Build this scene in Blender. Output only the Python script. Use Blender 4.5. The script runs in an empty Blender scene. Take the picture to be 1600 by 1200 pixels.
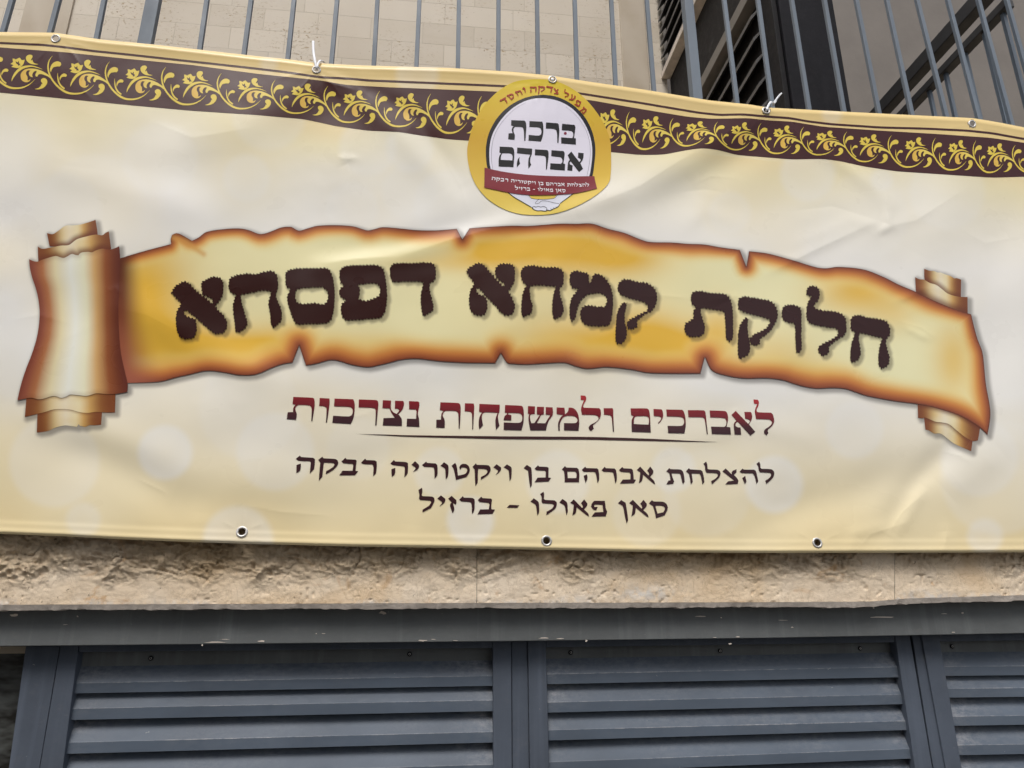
import bpy, math, random
import numpy as np
from mathutils import Vector, Euler
from mathutils.geometry import delaunay_2d_cdt

# ------------------------------------------------------------------ camera, sky, sun
S = bpy.context.scene
COL = S.collection
FPX = 1150.0                      # focal length in photo pixels (photo is 1600 wide)
PITCH, YAW = math.radians(17.9), math.radians(6.5)
CAM = Vector((0.0, 0.0, 1.60))
cam_d = bpy.data.cameras.new('camera')
cam_d.sensor_width = 36.0
cam_d.lens = FPX / 1600 * 36.0
cam_d.clip_start, cam_d.clip_end = 0.05, 500
cam = bpy.data.objects.new('camera', cam_d)
COL.objects.link(cam)
cam.location = CAM
cam.rotation_euler = (math.pi / 2 + PITCH, 0, -YAW)
S.camera = cam

world = bpy.data.worlds.new('World')
S.world = world
world.use_nodes = True
wn, wl = world.node_tree.nodes, world.node_tree.links
wn.clear()
SUN_EL, SUN_AZ = math.radians(58), math.radians(-20)   # azimuth measured from -Y (behind the viewer) towards +X
sky = wn.new('ShaderNodeTexSky')
sky.sky_type = 'NISHITA'
sky.sun_disc = False
sky.sun_elevation = SUN_EL
sky.sun_rotation = math.pi - SUN_AZ
sky.air_density, sky.dust_density, sky.ozone_density = 1.0, 4.0, 0.6
hsv = wn.new('ShaderNodeHueSaturation')
hsv.inputs['Saturation'].default_value = 0.42
bg = wn.new('ShaderNodeBackground')
bg.inputs['Strength'].default_value = 0.115
wo = wn.new('ShaderNodeOutputWorld')
wl.new(sky.outputs[0], hsv.inputs['Color'])
wl.new(hsv.outputs[0], bg.inputs['Color'])
wl.new(bg.outputs[0], wo.inputs['Surface'])

sun_d = bpy.data.lights.new('sun', 'SUN')
sun_d.energy = 1.0
sun_d.angle = math.radians(22)
sun_d.color = (1.0, 0.97, 0.93)
sun = bpy.data.objects.new('sun', sun_d)
COL.objects.link(sun)
sdir = Vector((math.sin(SUN_AZ) * math.cos(SUN_EL), -math.cos(SUN_AZ) * math.cos(SUN_EL), math.sin(SUN_EL)))
sun.rotation_euler = sdir.to_track_quat('Z', 'Y').to_euler()
sun.location = (0, -3, 8)
S.view_settings.view_transform = 'Standard'
S.view_settings.look = 'None'
S.view_settings.exposure = 0.72
S.view_settings.gamma = 1.0

# ------------------------------------------------------------------ measuring helpers
R = np.array(Euler(cam.rotation_euler).to_matrix())
C0 = np.array(CAM)
YB = 1.85                         # the banner hangs about this far from the viewer

def rays(px, py):
    px, py = np.asarray(px, float), np.asarray(py, float)
    d = np.stack([(px - 800) / FPX, (600 - py) / FPX, -np.ones_like(px)], -1)
    return d @ R.T

def W(px, py, Y):                 # photo pixel -> point on the wall plane y = Y
    d = rays(px, py)
    s = (np.asarray(Y, float) - C0[1]) / d[..., 1]
    return C0 + d * s[..., None]

def WX(px, py, X):                # photo pixel -> point on the side plane x = X
    d = rays(px, py)
    s = (X - C0[0]) / d[..., 0]
    return C0 + d * s[..., None]

def lin(c):
    c = np.asarray(c, float) / 255
    return np.where(c <= .04045, c / 12.92, ((c + .055) / 1.055) ** 2.4)
PRINT_K = 1.22
def ink(*c):                      # printed colour read off the photo -> base colour
    return np.clip(lin(c) * PRINT_K, 0, .86)

def tag(o, label=None, cat=None, group=None, kind=None):
    if label and not kind: kind = 'thing'
    if label: o['label'] = label
    if cat: o['category'] = cat
    if group: o['group'] = group
    if kind: o['kind'] = kind
    return o

def empty(name, loc=(0, 0, 0)):
    o = bpy.data.objects.new(name, None)
    o.empty_display_size = .1
    o.location = loc
    COL.objects.link(o)
    return o

def put(o, parent):
    if parent is not None:
        o.parent = parent
        o.matrix_parent_inverse = parent_matrix(parent).inverted()
    return o
def parent_matrix(p):
    from mathutils import Matrix
    m = Matrix.Translation(p.location)
    return (parent_matrix(p.parent) @ m) if p.parent and False else m

def mesh_obj(name, v, f, m, parent=None, smooth=False, bevel=0.0):
    me = bpy.data.meshes.new(name)
    me.from_pydata([tuple(map(float, p)) for p in v], [], [tuple(map(int, q)) for q in f])
    me.validate()
    if m is not None: me.materials.append(m)
    if smooth: me.polygons.foreach_set('use_smooth', [True] * len(me.polygons))
    o = bpy.data.objects.new(name, me)
    COL.objects.link(o)
    put(o, parent)
    if bevel:
        b = o.modifiers.new('edge', 'BEVEL')
        b.width, b.segments, b.limit_method = bevel, 2, 'ANGLE'
        b.harden_normals = True
        me.polygons.foreach_set('use_smooth', [True] * len(me.polygons))
    return o

class Shape:
    def __init__(s): s.v, s.f = [], []
    def prism(s, front, depth):   # front: points of a polygon in 3D (any winding), pushed back along +Y
        front = [np.asarray(p, float) for p in front]
        a = sum(front[i][0] * front[(i + 1) % len(front)][2] - front[(i + 1) % len(front)][0] * front[i][2] for i in range(len(front)))
        if a < 0: front = front[::-1]
        n, b = len(front), len(s.v)
        off = np.array(depth if hasattr(depth, '__len__') else (0, depth, 0), float)
        s.v += front + [p + off for p in front]
        s.f.append(list(range(b, b + n)))
        s.f.append(list(range(b + 2 * n - 1, b + n - 1, -1)))
        for i in range(n):
            j = (i + 1) % n
            s.f.append([b + j, b + i, b + n + i, b + n + j])
        return s
    def box(s, x0, x1, y0, y1, z0, z1):
        return s.prism([(x0, y0, z0), (x1, y0, z0), (x1, y0, z1), (x0, y0, z1)], y1 - y0)
    def px(s, pts, Y, depth):     # polygon given in photo pixels on plane y = Y
        return s.prism([W(x, y, Y) for x, y in pts], depth)
    def tube(s, pts, r, sides=8, flat=1.0, up=(0, 1, 0)):
        pts = [np.asarray(p, float) for p in pts]
        b, n = len(s.v), len(pts)
        rr = r if hasattr(r, '__len__') else [r] * n
        for i, p in enumerate(pts):
            t = pts[min(i + 1, n - 1)] - pts[max(i - 1, 0)]
            t /= np.linalg.norm(t) + 1e-9
            q = np.cross(t, up); q /= np.linalg.norm(q) + 1e-9
            w = np.cross(q, t)
            for k in range(sides):
                a = 2 * math.pi * (k + .5) / sides
                s.v.append(p + rr[i] * (math.cos(a) * q + flat * math.sin(a) * w))
        for i in range(n - 1):
            for k in range(sides):
                k2 = (k + 1) % sides
                s.f.append([b + i * sides + k, b + i * sides + k2, b + (i + 1) * sides + k2, b + (i + 1) * sides + k])
        s.f.append([b + k for k in range(sides)][::-1])
        s.f.append([b + (n - 1) * sides + k for k in range(sides)])
        return s
    def ring(s, c, nrm, r0, r1, h, seg=28, tubeseg=8):   # a pressed eyelet: half-round ring
        c, nrm = np.asarray(c, float), np.asarray(nrm, float)
        nrm = nrm / np.linalg.norm(nrm)
        a = np.cross(nrm, (0, 0, 1.)); a /= np.linalg.norm(a)
        bb = np.cross(nrm, a)
        b = len(s.v)
        for i in range(seg):
            t = 2 * math.pi * i / seg
            d = math.cos(t) * a + math.sin(t) * bb
            for k in range(tubeseg):
                u = 2 * math.pi * k / tubeseg
                s.v.append(c + d * ((r0 + r1) / 2 + (r1 - r0) / 2 * math.cos(u)) + nrm * h * math.sin(u))
        for i in range(seg):
            i2 = (i + 1) % seg
            for k in range(tubeseg):
                k2 = (k + 1) % tubeseg
                s.f.append([b + i * tubeseg + k, b + i * tubeseg + k2, b + i2 * tubeseg + k2, b + i2 * tubeseg + k])
        return s
    def build(s, name, m, parent=None, smooth=False, bevel=0.0):
        return mesh_obj(name, s.v, s.f, m, parent, smooth, bevel)

# ------------------------------------------------------------------ materials
def mat(name):
    m = bpy.data.materials.new(name)
    m.use_nodes = True
    nt = m.node_tree
    return m, nt, nt.nodes['Principled BSDF']
def node(nt, t, **kw):
    n = nt.nodes.new(t)
    for k, v in kw.items():
        if k in n.inputs: n.inputs[k].default_value = v
        else: setattr(n, k, v)
    return n
def ramp(nt, fac, stops):
    r = nt.nodes.new('ShaderNodeValToRGB')
    e = r.color_ramp.elements
    while len(e) < len(stops): e.new(.5)
    for el, (p, c) in zip(e, stops):
        el.position = p
        el.color = (c, c, c, 1) if not hasattr(c, '__len__') else (*c, 1)
    nt.links.new(fac, r.inputs[0])
    return r.outputs[0]
def mixc(nt, fac, a, b, mode='MIX'):
    n = nt.nodes.new('ShaderNodeMix')
    n.data_type, n.blend_type = 'RGBA', mode
    for sock, v in ((n.inputs['Factor'], fac), (n.inputs[6], a), (n.inputs[7], b)):
        if hasattr(v, 'default_value') or hasattr(v, 'is_linked'): nt.links.new(v, sock)
        elif hasattr(v, '__len__'): sock.default_value = (*v, 1) if len(v) == 3 else v
        else: sock.default_value = v
    return n.outputs[2]
def noise(nt, vec, scale, detail=4, rough=.55, dist=0.0):
    n = node(nt, 'ShaderNodeTexNoise', Scale=scale, Detail=detail, Roughness=rough, Distortion=dist)
    nt.links.new(vec, n.inputs['Vector'])
    return n.outputs['Fac']
def pos(nt, scale=(1, 1, 1)):
    g = nt.nodes.new('ShaderNodeNewGeometry')
    mp = nt.nodes.new('ShaderNodeMapping')
    mp.inputs['Scale'].default_value = scale
    nt.links.new(g.outputs['Position'], mp.inputs['Vector'])
    return mp.outputs[0]
def bump(nt, bs, h, strength, dist):
    b = node(nt, 'ShaderNodeBump', Strength=strength, Distance=dist)
    nt.links.new(h, b.inputs['Height'])
    nt.links.new(b.outputs[0], bs.inputs['Normal'])

def print_vinyl(name, rough=.30):
    m, nt, bs = mat(name)
    a = node(nt, 'ShaderNodeAttribute', attribute_name='ink')
    nt.links.new(a.outputs['Color'], bs.inputs['Base Color'])
    p = pos(nt)
    r = noise(nt, p, 6, 3)
    nt.links.new(ramp(nt, r, [(.3, rough - .05), (.7, rough + .07)]), bs.inputs['Roughness'])
    bs.inputs['Specular IOR Level'].default_value = .27
    # coarse weave of the coated cloth and small dents
    h = noise(nt, p, 9, 2, .45)
    bump(nt, bs, h, .10, .012)
    return m
VINYL = print_vinyl('printed_vinyl')

def painted_metal(name, base, dust_or_glint=.5, streak=(1, 1, 1), rough=.45, scratch=.6):
    m, nt, bs = mat(name)
    p = pos(nt, streak)
    p1 = pos(nt)
    n1 = noise(nt, p, 5, 5, .6)
    c = mixc(nt, ramp(nt, n1, [(.35, 0.), (.75, 1.)]), [x * .86 for x in base], [x * 1.18 for x in base])
    n2 = noise(nt, p, 22, 8, .72)
    d = ramp(nt, n2, [(.56, 0.), (.78, dust_or_glint)])  # plain dust in this paint
    c = mixc(nt, d, c, (.30, .28, .26))
    ns = noise(nt, pos(nt, (38, 38, 1.1)), 1.0, 4, .6)           # run-off streaks
    c = mixc(nt, ramp(nt, ns, [(.52, 0.), (.75, .30 if scratch else .08)]), c, [min(1, x * 1.9 + .012) for x in base])
    n3 = noise(nt, pos(nt, (55, 55, 130)), 1.0, 3, .5, 1.5)   # small chips and scratches
    s = ramp(nt, n3, [(.74, 0.), (.79, scratch)])
    c = mixc(nt, s, c, (.42, .41, .39))
    nt.links.new(c, bs.inputs['Base Color'])
    nt.links.new(ramp(nt, n2, [(.3, rough), (.75, min(.9, rough + .3))]), bs.inputs['Roughness'])
    bump(nt, bs, noise(nt, p1, 60, 4), .12, .004)
    return m
def slat_paint(name, base):
    m, nt, bs = mat(name)
    c = mixc(nt, ramp(nt, noise(nt, pos(nt, (.5, 1, 1)), 7, 4), [(.3, 0.), (.7, 1.)]), [x * .84 for x in base], [x * 1.2 for x in base])
    fine = noise(nt, pos(nt, (.55, 1, 1)), 90, 6, .75)
    patch = noise(nt, pos(nt, (.45, 1, 1)), 9, 3, .6)
    end = node(nt, 'ShaderNodeAttribute', attribute_name='dust_or_glint')  # dust, plus the highlight painted along the lip edge
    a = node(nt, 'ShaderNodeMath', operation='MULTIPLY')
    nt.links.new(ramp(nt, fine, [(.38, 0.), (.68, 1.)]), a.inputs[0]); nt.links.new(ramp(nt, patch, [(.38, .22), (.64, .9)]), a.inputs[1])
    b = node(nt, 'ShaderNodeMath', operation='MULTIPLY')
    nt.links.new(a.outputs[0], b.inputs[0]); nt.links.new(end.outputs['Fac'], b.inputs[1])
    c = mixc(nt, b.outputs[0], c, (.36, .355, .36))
    spk = noise(nt, pos(nt, (60, 60, 110)), 1.0, 3, .5, 1.2)
    c = mixc(nt, ramp(nt, spk, [(.755, 0.), (.79, .8)]), c, (.48, .47, .45))
    nt.links.new(c, bs.inputs['Base Color'])
    nt.links.new(ramp(nt, fine, [(.35, .52), (.7, .75)]), bs.inputs['Roughness'])
    bump(nt, bs, fine, .08, .002)
    return m
M_FRAME = painted_metal('grey_painted_frame', (.068, .083, .110), .16, (1, 1, 1), .56)
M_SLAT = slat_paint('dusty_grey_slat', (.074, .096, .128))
M_HEAD = painted_metal('dull_grey_head', (.116, .124, .124), .22, (1, 1, 1.6), .6)
M_BAR = painted_metal('railing_paint', (.135, .165, .200), .10, (1, 1, .3), .42, .0)
M_DARK = painted_metal('dark_shutter_paint', (.018, .017, .018), .10, (1, 1, 1), .5, .0)
M_SLATD = painted_metal('shutter_slat_paint', (.095, .090, .086), .10, (1, 1, 1), .5, .0)
M_CLAD = painted_metal('charcoal_cladding', (.015, .0145, .0175), .06, (1, 1, 1), .62, .0)

def simple(name, base, rough=.5, metal=0.0, var=.15, scale=8, bumpd=0.0):
    m, nt, bs = mat(name)
    n1 = noise(nt, pos(nt), scale, 5, .6)
    c = mixc(nt, ramp(nt, n1, [(.3, 0.), (.7, 1.)]), [x * (1 - var) for x in base], [min(1, x * (1 + var)) for x in base])
    nt.links.new(c, bs.inputs['Base Color'])
    bs.inputs['Roughness'].default_value = rough
    bs.inputs['Metallic'].default_value = metal
    if bumpd: bump(nt, bs, noise(nt, pos(nt), scale * 6, 5), .5, bumpd)
    return m
M_STEEL = simple('eyelet_metal', (.62, .60, .57), .42, .6, .22, 60)
M_PLASTIC = simple('white_nylon', (.86, .87, .90), .45, 0, .04)
M_VOID = simple('dark_void', (.012, .012, .012), .9)
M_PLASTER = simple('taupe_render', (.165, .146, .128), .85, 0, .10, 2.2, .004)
M_TRANS = simple('transom_paint', (.15, .138, .124), .4, 0, .12, 12)
for m_ in (M_CLAD, M_DARK): m_.node_tree.nodes['Principled BSDF'].inputs['Specular IOR Level'].default_value = .14
M_RAILD = painted_metal('dark_rail', (.050, .048, .047), .05, (1, 1, 1), .55, .0)
M_ASPHALT = simple('asphalt', (.10, .098, .095), .9, 0, .25, 5, .01)
M_CEMENT = simple('cement_edge', (.60, .53, .46), .9, 0, .22, 14, .004)
M_PARAPET = simple('limestone_plain', (.42, .35, .26), .85, 0, .2, 7, .004)
M_SCREW = simple('screw_head', (.02, .02, .022), .35, .8)

def limestone_blocks(name):
    m, nt, bs = mat(name)
    g = nt.nodes.new('ShaderNodeNewGeometry')
    sp = nt.nodes.new('ShaderNodeSeparateXYZ')
    cb = nt.nodes.new('ShaderNodeCombineXYZ')
    nt.links.new(g.outputs['Position'], sp.inputs[0])
    nt.links.new(sp.outputs[0], cb.inputs[0]); nt.links.new(sp.outputs[2], cb.inputs[1])
    v = cb.outputs[0]
    def brick(seedcols):
        b = nt.nodes.new('ShaderNodeTexBrick')
        b.inputs['Scale'].default_value = 1.0
        b.inputs['Brick Width'].default_value = .30
        b.inputs['Row Height'].default_value = .150
        b.inputs['Mortar Size'].default_value = .0018
        b.inputs['Mortar Smooth'].default_value = .25
        b.inputs['Bias'].default_value = 0
        b.offset = .42
        b.squash = 1.35; b.squash_frequency = 3
        b.inputs['Color1'].default_value = (*seedcols[0], 1)
        b.inputs['Color2'].default_value = (*seedcols[1], 1)
        b.inputs['Mortar'].default_value = (*seedcols[2], 1)
        nt.links.new(v, b.inputs['Vector'])
        return b
    b = brick(((.53, .465, .37), (.65, .58, .475), (.45, .39, .305)))
    p = pos(nt)
    c = b.outputs['Color']
    n1 = noise(nt, pos(nt, (1, 1, 2.5)), 3.0, 5, .6, .4)
    c = mixc(nt, ramp(nt, n1, [(.35, .0), (.7, .6)]), c, (.60, .54, .46))
    n0 = noise(nt, pos(nt, (1, 1, .35)), 1.7, 3, .5)
    c = mixc(nt, ramp(nt, n0, [(.45, .0), (.7, .35)]), c, (.43, .36, .28))
    # clusters of brown pits
    ncl = noise(nt, p, 3.6, 3, .6)
    npt = noise(nt, pos(nt, (1, 1, 1.7)), 42, 5, .65, .3)
    mm = node(nt, 'ShaderNodeMath', operation='MULTIPLY')
    nt.links.new(ramp(nt, ncl, [(.46, 0.), (.62, 1.)]), mm.inputs[0])
    nt.links.new(ramp(nt, npt, [(.55, 0.), (.66, .85)]), mm.inputs[1])
    c = mixc(nt, mm.outputs[0], c, (.34, .235, .115))
    npd = noise(nt, p, 75, 2, .5)
    mm2 = node(nt, 'ShaderNodeMath', operation='MULTIPLY')
    nt.links.new(ramp(nt, npd, [(.68, 0.), (.73, .8)]), mm2.inputs[0])
    nt.links.new(ramp(nt, ncl, [(.40, 0.15), (.60, 1.)]), mm2.inputs[1])
    c = mixc(nt, mm2.outputs[0], c, (.24, .165, .085))
    nt.links.new(c, bs.inputs['Base Color'])
    bs.inputs['Roughness'].default_value = .8
    hm = node(nt, 'ShaderNodeMath', operation='MULTIPLY_ADD')
    nt.links.new(mm.outputs[0], hm.inputs[0]); hm.inputs[1].default_value = -.6
    nt.links.new(b.outputs['Fac'], hm.inputs[2])
    inv = node(nt, 'ShaderNodeMath', operation='MULTIPLY'); inv.inputs[1].default_value = -1
    nt.links.new(b.outputs['Fac'], inv.inputs[0]); nt.links.new(inv.outputs[0], hm.inputs[2])
    bump(nt, bs, hm.outputs[0], .6, .004)
    return m
M_BLOCKS = limestone_blocks('limestone_courses')

def slab_stone(name):
    m, nt, bs = mat(name)
    w = node(nt, 'ShaderNodeTexWave', Scale=2.2, Distortion=5.0, Detail=4.0)
    w.inputs['Detail Scale'].default_value = 1.2
    w.bands_direction = 'DIAGONAL'
    nt.links.new(pos(nt, (1.6, 1, .55)), w.inputs['Vector'])
    c = mixc(nt, ramp(nt, w.outputs['Fac'], [(.0, .0), (.9, .7)]), (.47, .40, .31), (.40, .325, .235))
    n1 = noise(nt, pos(nt), 4, 4)
    c = mixc(nt, ramp(nt, n1, [(.35, 0.), (.7, .6)]), c, (.53, .47, .38))
    nt.links.new(c, bs.inputs['Base Color'])
    bs.inputs['Roughness'].default_value = .75
    return m
M_SLAB = slab_stone('veined_limestone_slab')

def rough_stone(name):
    m, nt, bs = mat(name)
    p = pos(nt)
    at = node(nt, 'ShaderNodeAttribute', attribute_name='margin')      # 0 split face, 1 dressed lower margin
    n1 = noise(nt, p, 5, 6, .65, .6)
    c = mixc(nt, ramp(nt, n1, [(.3, 0.), (.7, 1.)]), (.50, .36, .205), (.70, .55, .36))
    c = mixc(nt, at.outputs['Fac'], c, mixc(nt, ramp(nt, n1, [(.35, 0.), (.68, 1.)]), (.76, .59, .395), (.82, .70, .545)))
    n2 = noise(nt, p, 16, 7, .7, 1.6)                                   # rusty veins
    c = mixc(nt, ramp(nt, n2, [(.475, 0.), (.50, .45), (.525, 0.)]), c, (.27, .165, .07))
    nb = noise(nt, pos(nt, (1, 1, 1.2)), 2.6, 3, .55, .5)
    c = mixc(nt, ramp(nt, nb, [(.38, .0), (.62, .55)]), c, (.72, .60, .46))
    c = mixc(nt, ramp(nt, nb, [(.30, .5), (.45, .0)]), c, (.56, .36, .17))
    n4 = noise(nt, pos(nt, (1, 1, 1.3)), 7, 4, .6, 2.2)
    c = mixc(nt, ramp(nt, n4, [(.62, 0.), (.72, .55)]), c, (.52, .28, .10))
    n5 = noise(nt, p, 60, 4, .6)
    c = mixc(nt, ramp(nt, n5, [(.66, 0.), (.72, .75)]), c, (.13, .075, .04))
    a2 = node(nt, 'ShaderNodeAttribute', attribute_name='lime')
    n6 = noise(nt, p, 34, 6, .7)
    mm = node(nt, 'ShaderNodeMath', operation='MULTIPLY')
    nt.links.new(a2.outputs['Fac'], mm.inputs[0]); nt.links.new(ramp(nt, n6, [(.46, 0.), (.56, .9)]), mm.inputs[1])
    c = mixc(nt, mm.outputs[0], c, (.66, .62, .57))
    nt.links.new(c, bs.inputs['Base Color'])
    bs.inputs['Roughness'].default_value = .88
    hb = node(nt, 'ShaderNodeMath', operation='MULTIPLY')
    inv = node(nt, 'ShaderNodeMath', operation='MULTIPLY_ADD'); inv.inputs[1].default_value = -.82; inv.inputs[2].default_value = 1.0
    nt.links.new(at.outputs['Fac'], inv.inputs[0])
    nt.links.new(noise(nt, pos(nt, (1, 1, 1.8)), 34, 8, .72), hb.inputs[0]); nt.links.new(inv.outputs[0], hb.inputs[1])
    bump(nt, bs, hb.outputs[0], .9, .012)
    return m
M_ROUGH = rough_stone('split_face_limestone')

def window_glass(name):
    m, nt, bs = mat(name)
    n1 = noise(nt, pos(nt, (1, 1, 2.6)), 9, 3, .6)
    c = mixc(nt, ramp(nt, n1, [(.40, 0.), (.62, 1.)]), (.020, .019, .017), (.10, .105, .10))
    nt.links.new(c, bs.inputs['Base Color'])
    bs.inputs['Roughness'].default_value = .06
    return m
M_GLASS = window_glass('dark_window_glass')

# ------------------------------------------------------------------ ground
g = Shape()
g.v = [(-60, -60, 0), (60, -60, 0), (60, 60, 0), (-60, 60, 0)]; g.f = [[0, 1, 2, 3]]
tag(g.build('ground', M_ASPHALT), kind='structure')

M_ACROSS = simple('street_stone', (.30, .27, .23), .9, 0, .12, .8)
ob = empty('added_house', (-6, -8, 0))  # unseen building, added to darken and vary the vinyl's reflections
tag(ob, 'unseen building added across the street to darken reflections in vinyl and glass', 'added_house')
Shape().box(-20, 2.4, -14, -7.2, 0, 9.2).build('added_house_wall', M_ACROSS, ob)
for wx in (-16, -12.5, -9, -5.5, -2):
    for wz in (1.2, 4.4):
        Shape().box(wx, wx + 1.5, -7.24, -7.18, wz, wz + 1.7).build('added_house_window', M_GLASS, ob)

# ------------------------------------------------------------------ stone band below the banner (split-face blocks with a dressed lower edge)
YS = YB + .028
rng = np.random.default_rng(7)
def waves(x, y, n, lmin, lmax, seed, stretch=1.0, ang=None):
    r = np.random.default_rng(seed)
    out = np.zeros_like(x)
    for _ in range(n):
        l = math.exp(r.uniform(math.log(lmin), math.log(lmax)))
        a = r.uniform(0, math.pi) if ang is None else r.normal(ang, .5)
        ph = r.uniform(0, 6.28)
        out += (l / lmax) ** .8 * np.sin((x * math.cos(a) + y * stretch * math.sin(a)) * 2 * math.pi / l + ph)
    return out / math.sqrt(n / 2)

def low_edge(px):                 # lower edge of the stone in the photo
    return np.interp(px, [-200, 0, 400, 800, 1200, 1360, 1420, 1600, 1800], [947, 946, 944.5, 943, 942, 941, 936, 931, 927])
def vnoise(x, y, seed):           # lattice value noise
    r = np.random.default_rng(seed)
    t = r.uniform(-1, 1, (256, 256))
    xi, yi = np.floor(x).astype(int), np.floor(y).astype(int)
    fx, fy = x - xi, y - yi
    fx, fy = fx * fx * (3 - 2 * fx), fy * fy * (3 - 2 * fy)
    a, b = t[yi % 256, xi % 256], t[yi % 256, (xi + 1) % 256]
    c, d = t[(yi + 1) % 256, xi % 256], t[(yi + 1) % 256, (xi + 1) % 256]
    return (a * (1 - fx) + b * fx) * (1 - fy) + (c * (1 - fx) + d * fx) * fy

stone = empty('stone_wall', tuple(W(745, 900, YS)))
tag(stone, 'split-face limestone band running under the banner above the louvres', 'wall')
joints = [-260, 745, 1398, 1900]
for k in range(3):
    x0, x1 = joints[k] + .35, joints[k + 1] - .35
    nx, ny = int((x1 - x0) / 1.7), 100
    X, V = np.meshgrid(np.linspace(x0, x1, nx), np.linspace(0, 1, ny))
    lo = low_edge(X)
    PY = lo + (775 - lo) * V      # V 0 = lower edge, 1 = hidden behind the banner
    up = (lo - PY) / 100.0        # 0 at lower edge
    edge = 34 + 16 * vnoise(X / 45, X * 0 + k * 9, 3) + 5 * vnoise(X / 14, X * 0, 4)
    mg = 1 - np.clip(((lo - PY) - edge) / 30, 0, 1)
    sidem = np.clip(1 - (x1 - X - (46 if k == 1 else 6) - 8 * vnoise(PY / 20, X * 0, 61)) / 22, 0, 1) if k < 2 else np.clip(1 - (X - x0 - 3) / 12, 0, 1)
    mg = np.maximum(mg, sidem * (.9 if k == 1 else .5))
    D = 0
    xx, yy = X + 9 * vnoise(X / 30, PY / 30, 15), PY + .35 * X + 9 * vnoise(X / 30, PY / 30, 16)
    D = D + .006 * (.5 - np.abs(vnoise(xx / 70, yy / 30, 21))) + .0075 * (.5 - np.abs(vnoise(xx / 32, yy / 16, 22)))
    xx2, yy2 = X + 6 * vnoise(X / 14, PY / 12, 17), PY - .25 * X + 6 * vnoise(X / 14, PY / 12, 18)
    D = D + .0085 * (.5 - np.abs(vnoise(xx2 / 17, yy2 / 10, 23))) + .0050 * (.5 - np.abs(vnoise(xx / 8, yy2 / 5, 27))) + .0018 * vnoise(X / 4, PY / 3.2, 24) + .004
    ch_ = np.abs(vnoise((X + .5 * PY) / 24, (PY - .3 * X) / 10, 62))        # chisel chips: thin dark undercuts
    D = 1.15 * D - .0085 * np.exp(-(ch_ / .07) ** 2) * np.clip(.5 + vnoise(X / 50, PY / 30, 63), 0, 1)
    pit = np.clip(vnoise(X / 5, PY / 4.2, 64) - .52, 0, 1) * np.clip(.4 + vnoise(X / 40, PY / 30, 65), 0, 1)
    D = D * (1 - mg) + mg * (.007 + .0011 * vnoise(X / 16, PY / 12, 25) + .0004 * vnoise(X / 4, PY / 4, 26) - .010 * pit)
    P = W(X, PY, YS + .012 - D)
    idx = np.arange(nx * ny).reshape(ny, nx)
    q = np.stack([idx[:-1, :-1], idx[:-1, 1:], idx[1:, 1:], idx[1:, :-1]], -1).reshape(-1, 4)
    vv = P.reshape(-1, 3)
    # a flat underside running back to the wall
    b = len(vv)
    low = vv[:nx] + np.array([0, .16, 0])
    vv = np.vstack([vv, low])
    q = np.vstack([q, np.stack([idx[0, 1:], idx[0, :-1], b + np.arange(nx - 1), b + np.arange(1, nx)], -1)])
    o = mesh_obj('stone_block', vv, q, M_ROUGH, stone, True)
    at1 = o.data.attributes.new('margin', 'FLOAT', 'POINT')
    at1.data.foreach_set('value', np.concatenate([mg.ravel(), np.ones(nx)]).astype(np.float32))
    lime = np.clip(1 - (lo - PY) / (13 + 8 * vnoise(X / 60, X * 0, 33)), 0, 1) * np.clip(.55 + 1.2 * vnoise(X / 75, X * 0, 31), 0, 1)
    if k == 1: lime = np.maximum(lime, np.exp(-((X - 1010) / 42) ** 2 - ((PY - 927) / 12) ** 2))
    at2 = o.data.attributes.new('lime', 'FLOAT', 'POINT')
    at2.data.foreach_set('value', np.concatenate([lime.ravel(), np.zeros(nx)]).astype(np.float32))
# parapet carrying the railing, behind the banner
zl, zr = W(0, 790, YS)[2], W(0, 420, YS)[2]
Shape().box(-5.0, 5.5, YS + .050, YS + .20, W(800, 944, YS)[2] + .01, zr).build('parapet', M_PARAPET, stone)
Shape().box(-5.0, 5.5, YS + .14, YS + .30, 0, .95).build('base_course', M_PARAPET, stone)
xr_, xl_ = W(1990, 1200, YB + .11)[0] + .01, W(-225, 1200, YB + .11)[0] - .01
zt_ = W(800, 944, YS)[2] + .005
Shape().box(xr_, 5.5, YS + .030, YS + .135, 0, zt_).build('plain_wall', M_PARAPET, stone)
Shape().box(-5.0, xl_, YS + .030, YS + .135, 0, zt_).build('plain_wall', M_PARAPET, stone)
# cement strip under the stones with a ragged lower edge
xs = np.arange(-200, 1800, 4.0)
lo = low_edge(xs)
rag = lo + 7.0 + 1.0 * vnoise(xs / 60, xs * 0, 41) + .9 * vnoise(xs / 13, xs * 0, 42) + .9 * vnoise(xs / 5, xs * 0, 43)
top, bot = W(xs, lo - 1, YS - .001), W(xs, rag, YS + .004)
n = len(xs)
vv = np.vstack([top, bot, top + (0, .10, 0), bot + (0, .10, 0)])
ff = []
for i in range(n - 1):
    ff += [[n + i, n + i + 1, i + 1, i], [n + i + 1, n + i, 3 * n + i, 3 * n + i + 1]]
mesh_obj('cement_strip', vv, ff, M_CEMENT, stone)

# ------------------------------------------------------------------ louvre wall below
YF = YB + .11
head = empty('lintel_beam', tuple(W(800, 975, YF)))
tag(head, 'dull grey metal lintel beam with chipped paint, directly above the louvres', 'beam')
def headlow(x): return np.interp(x, [-200, 0, 400, 800, 1200, 1600, 1800], [1012, 1010, 1006, 1002, 997, 990, 986])
Shape().px([(-200, headlow(-200)), (400, headlow(400)), (800, headlow(800)), (1200, headlow(1200)), (1800, headlow(1800)),
            (1800, 905), (-200, 925)], YF - .045, .09).build('beam_face', M_HEAD, head, bevel=.002)
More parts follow.
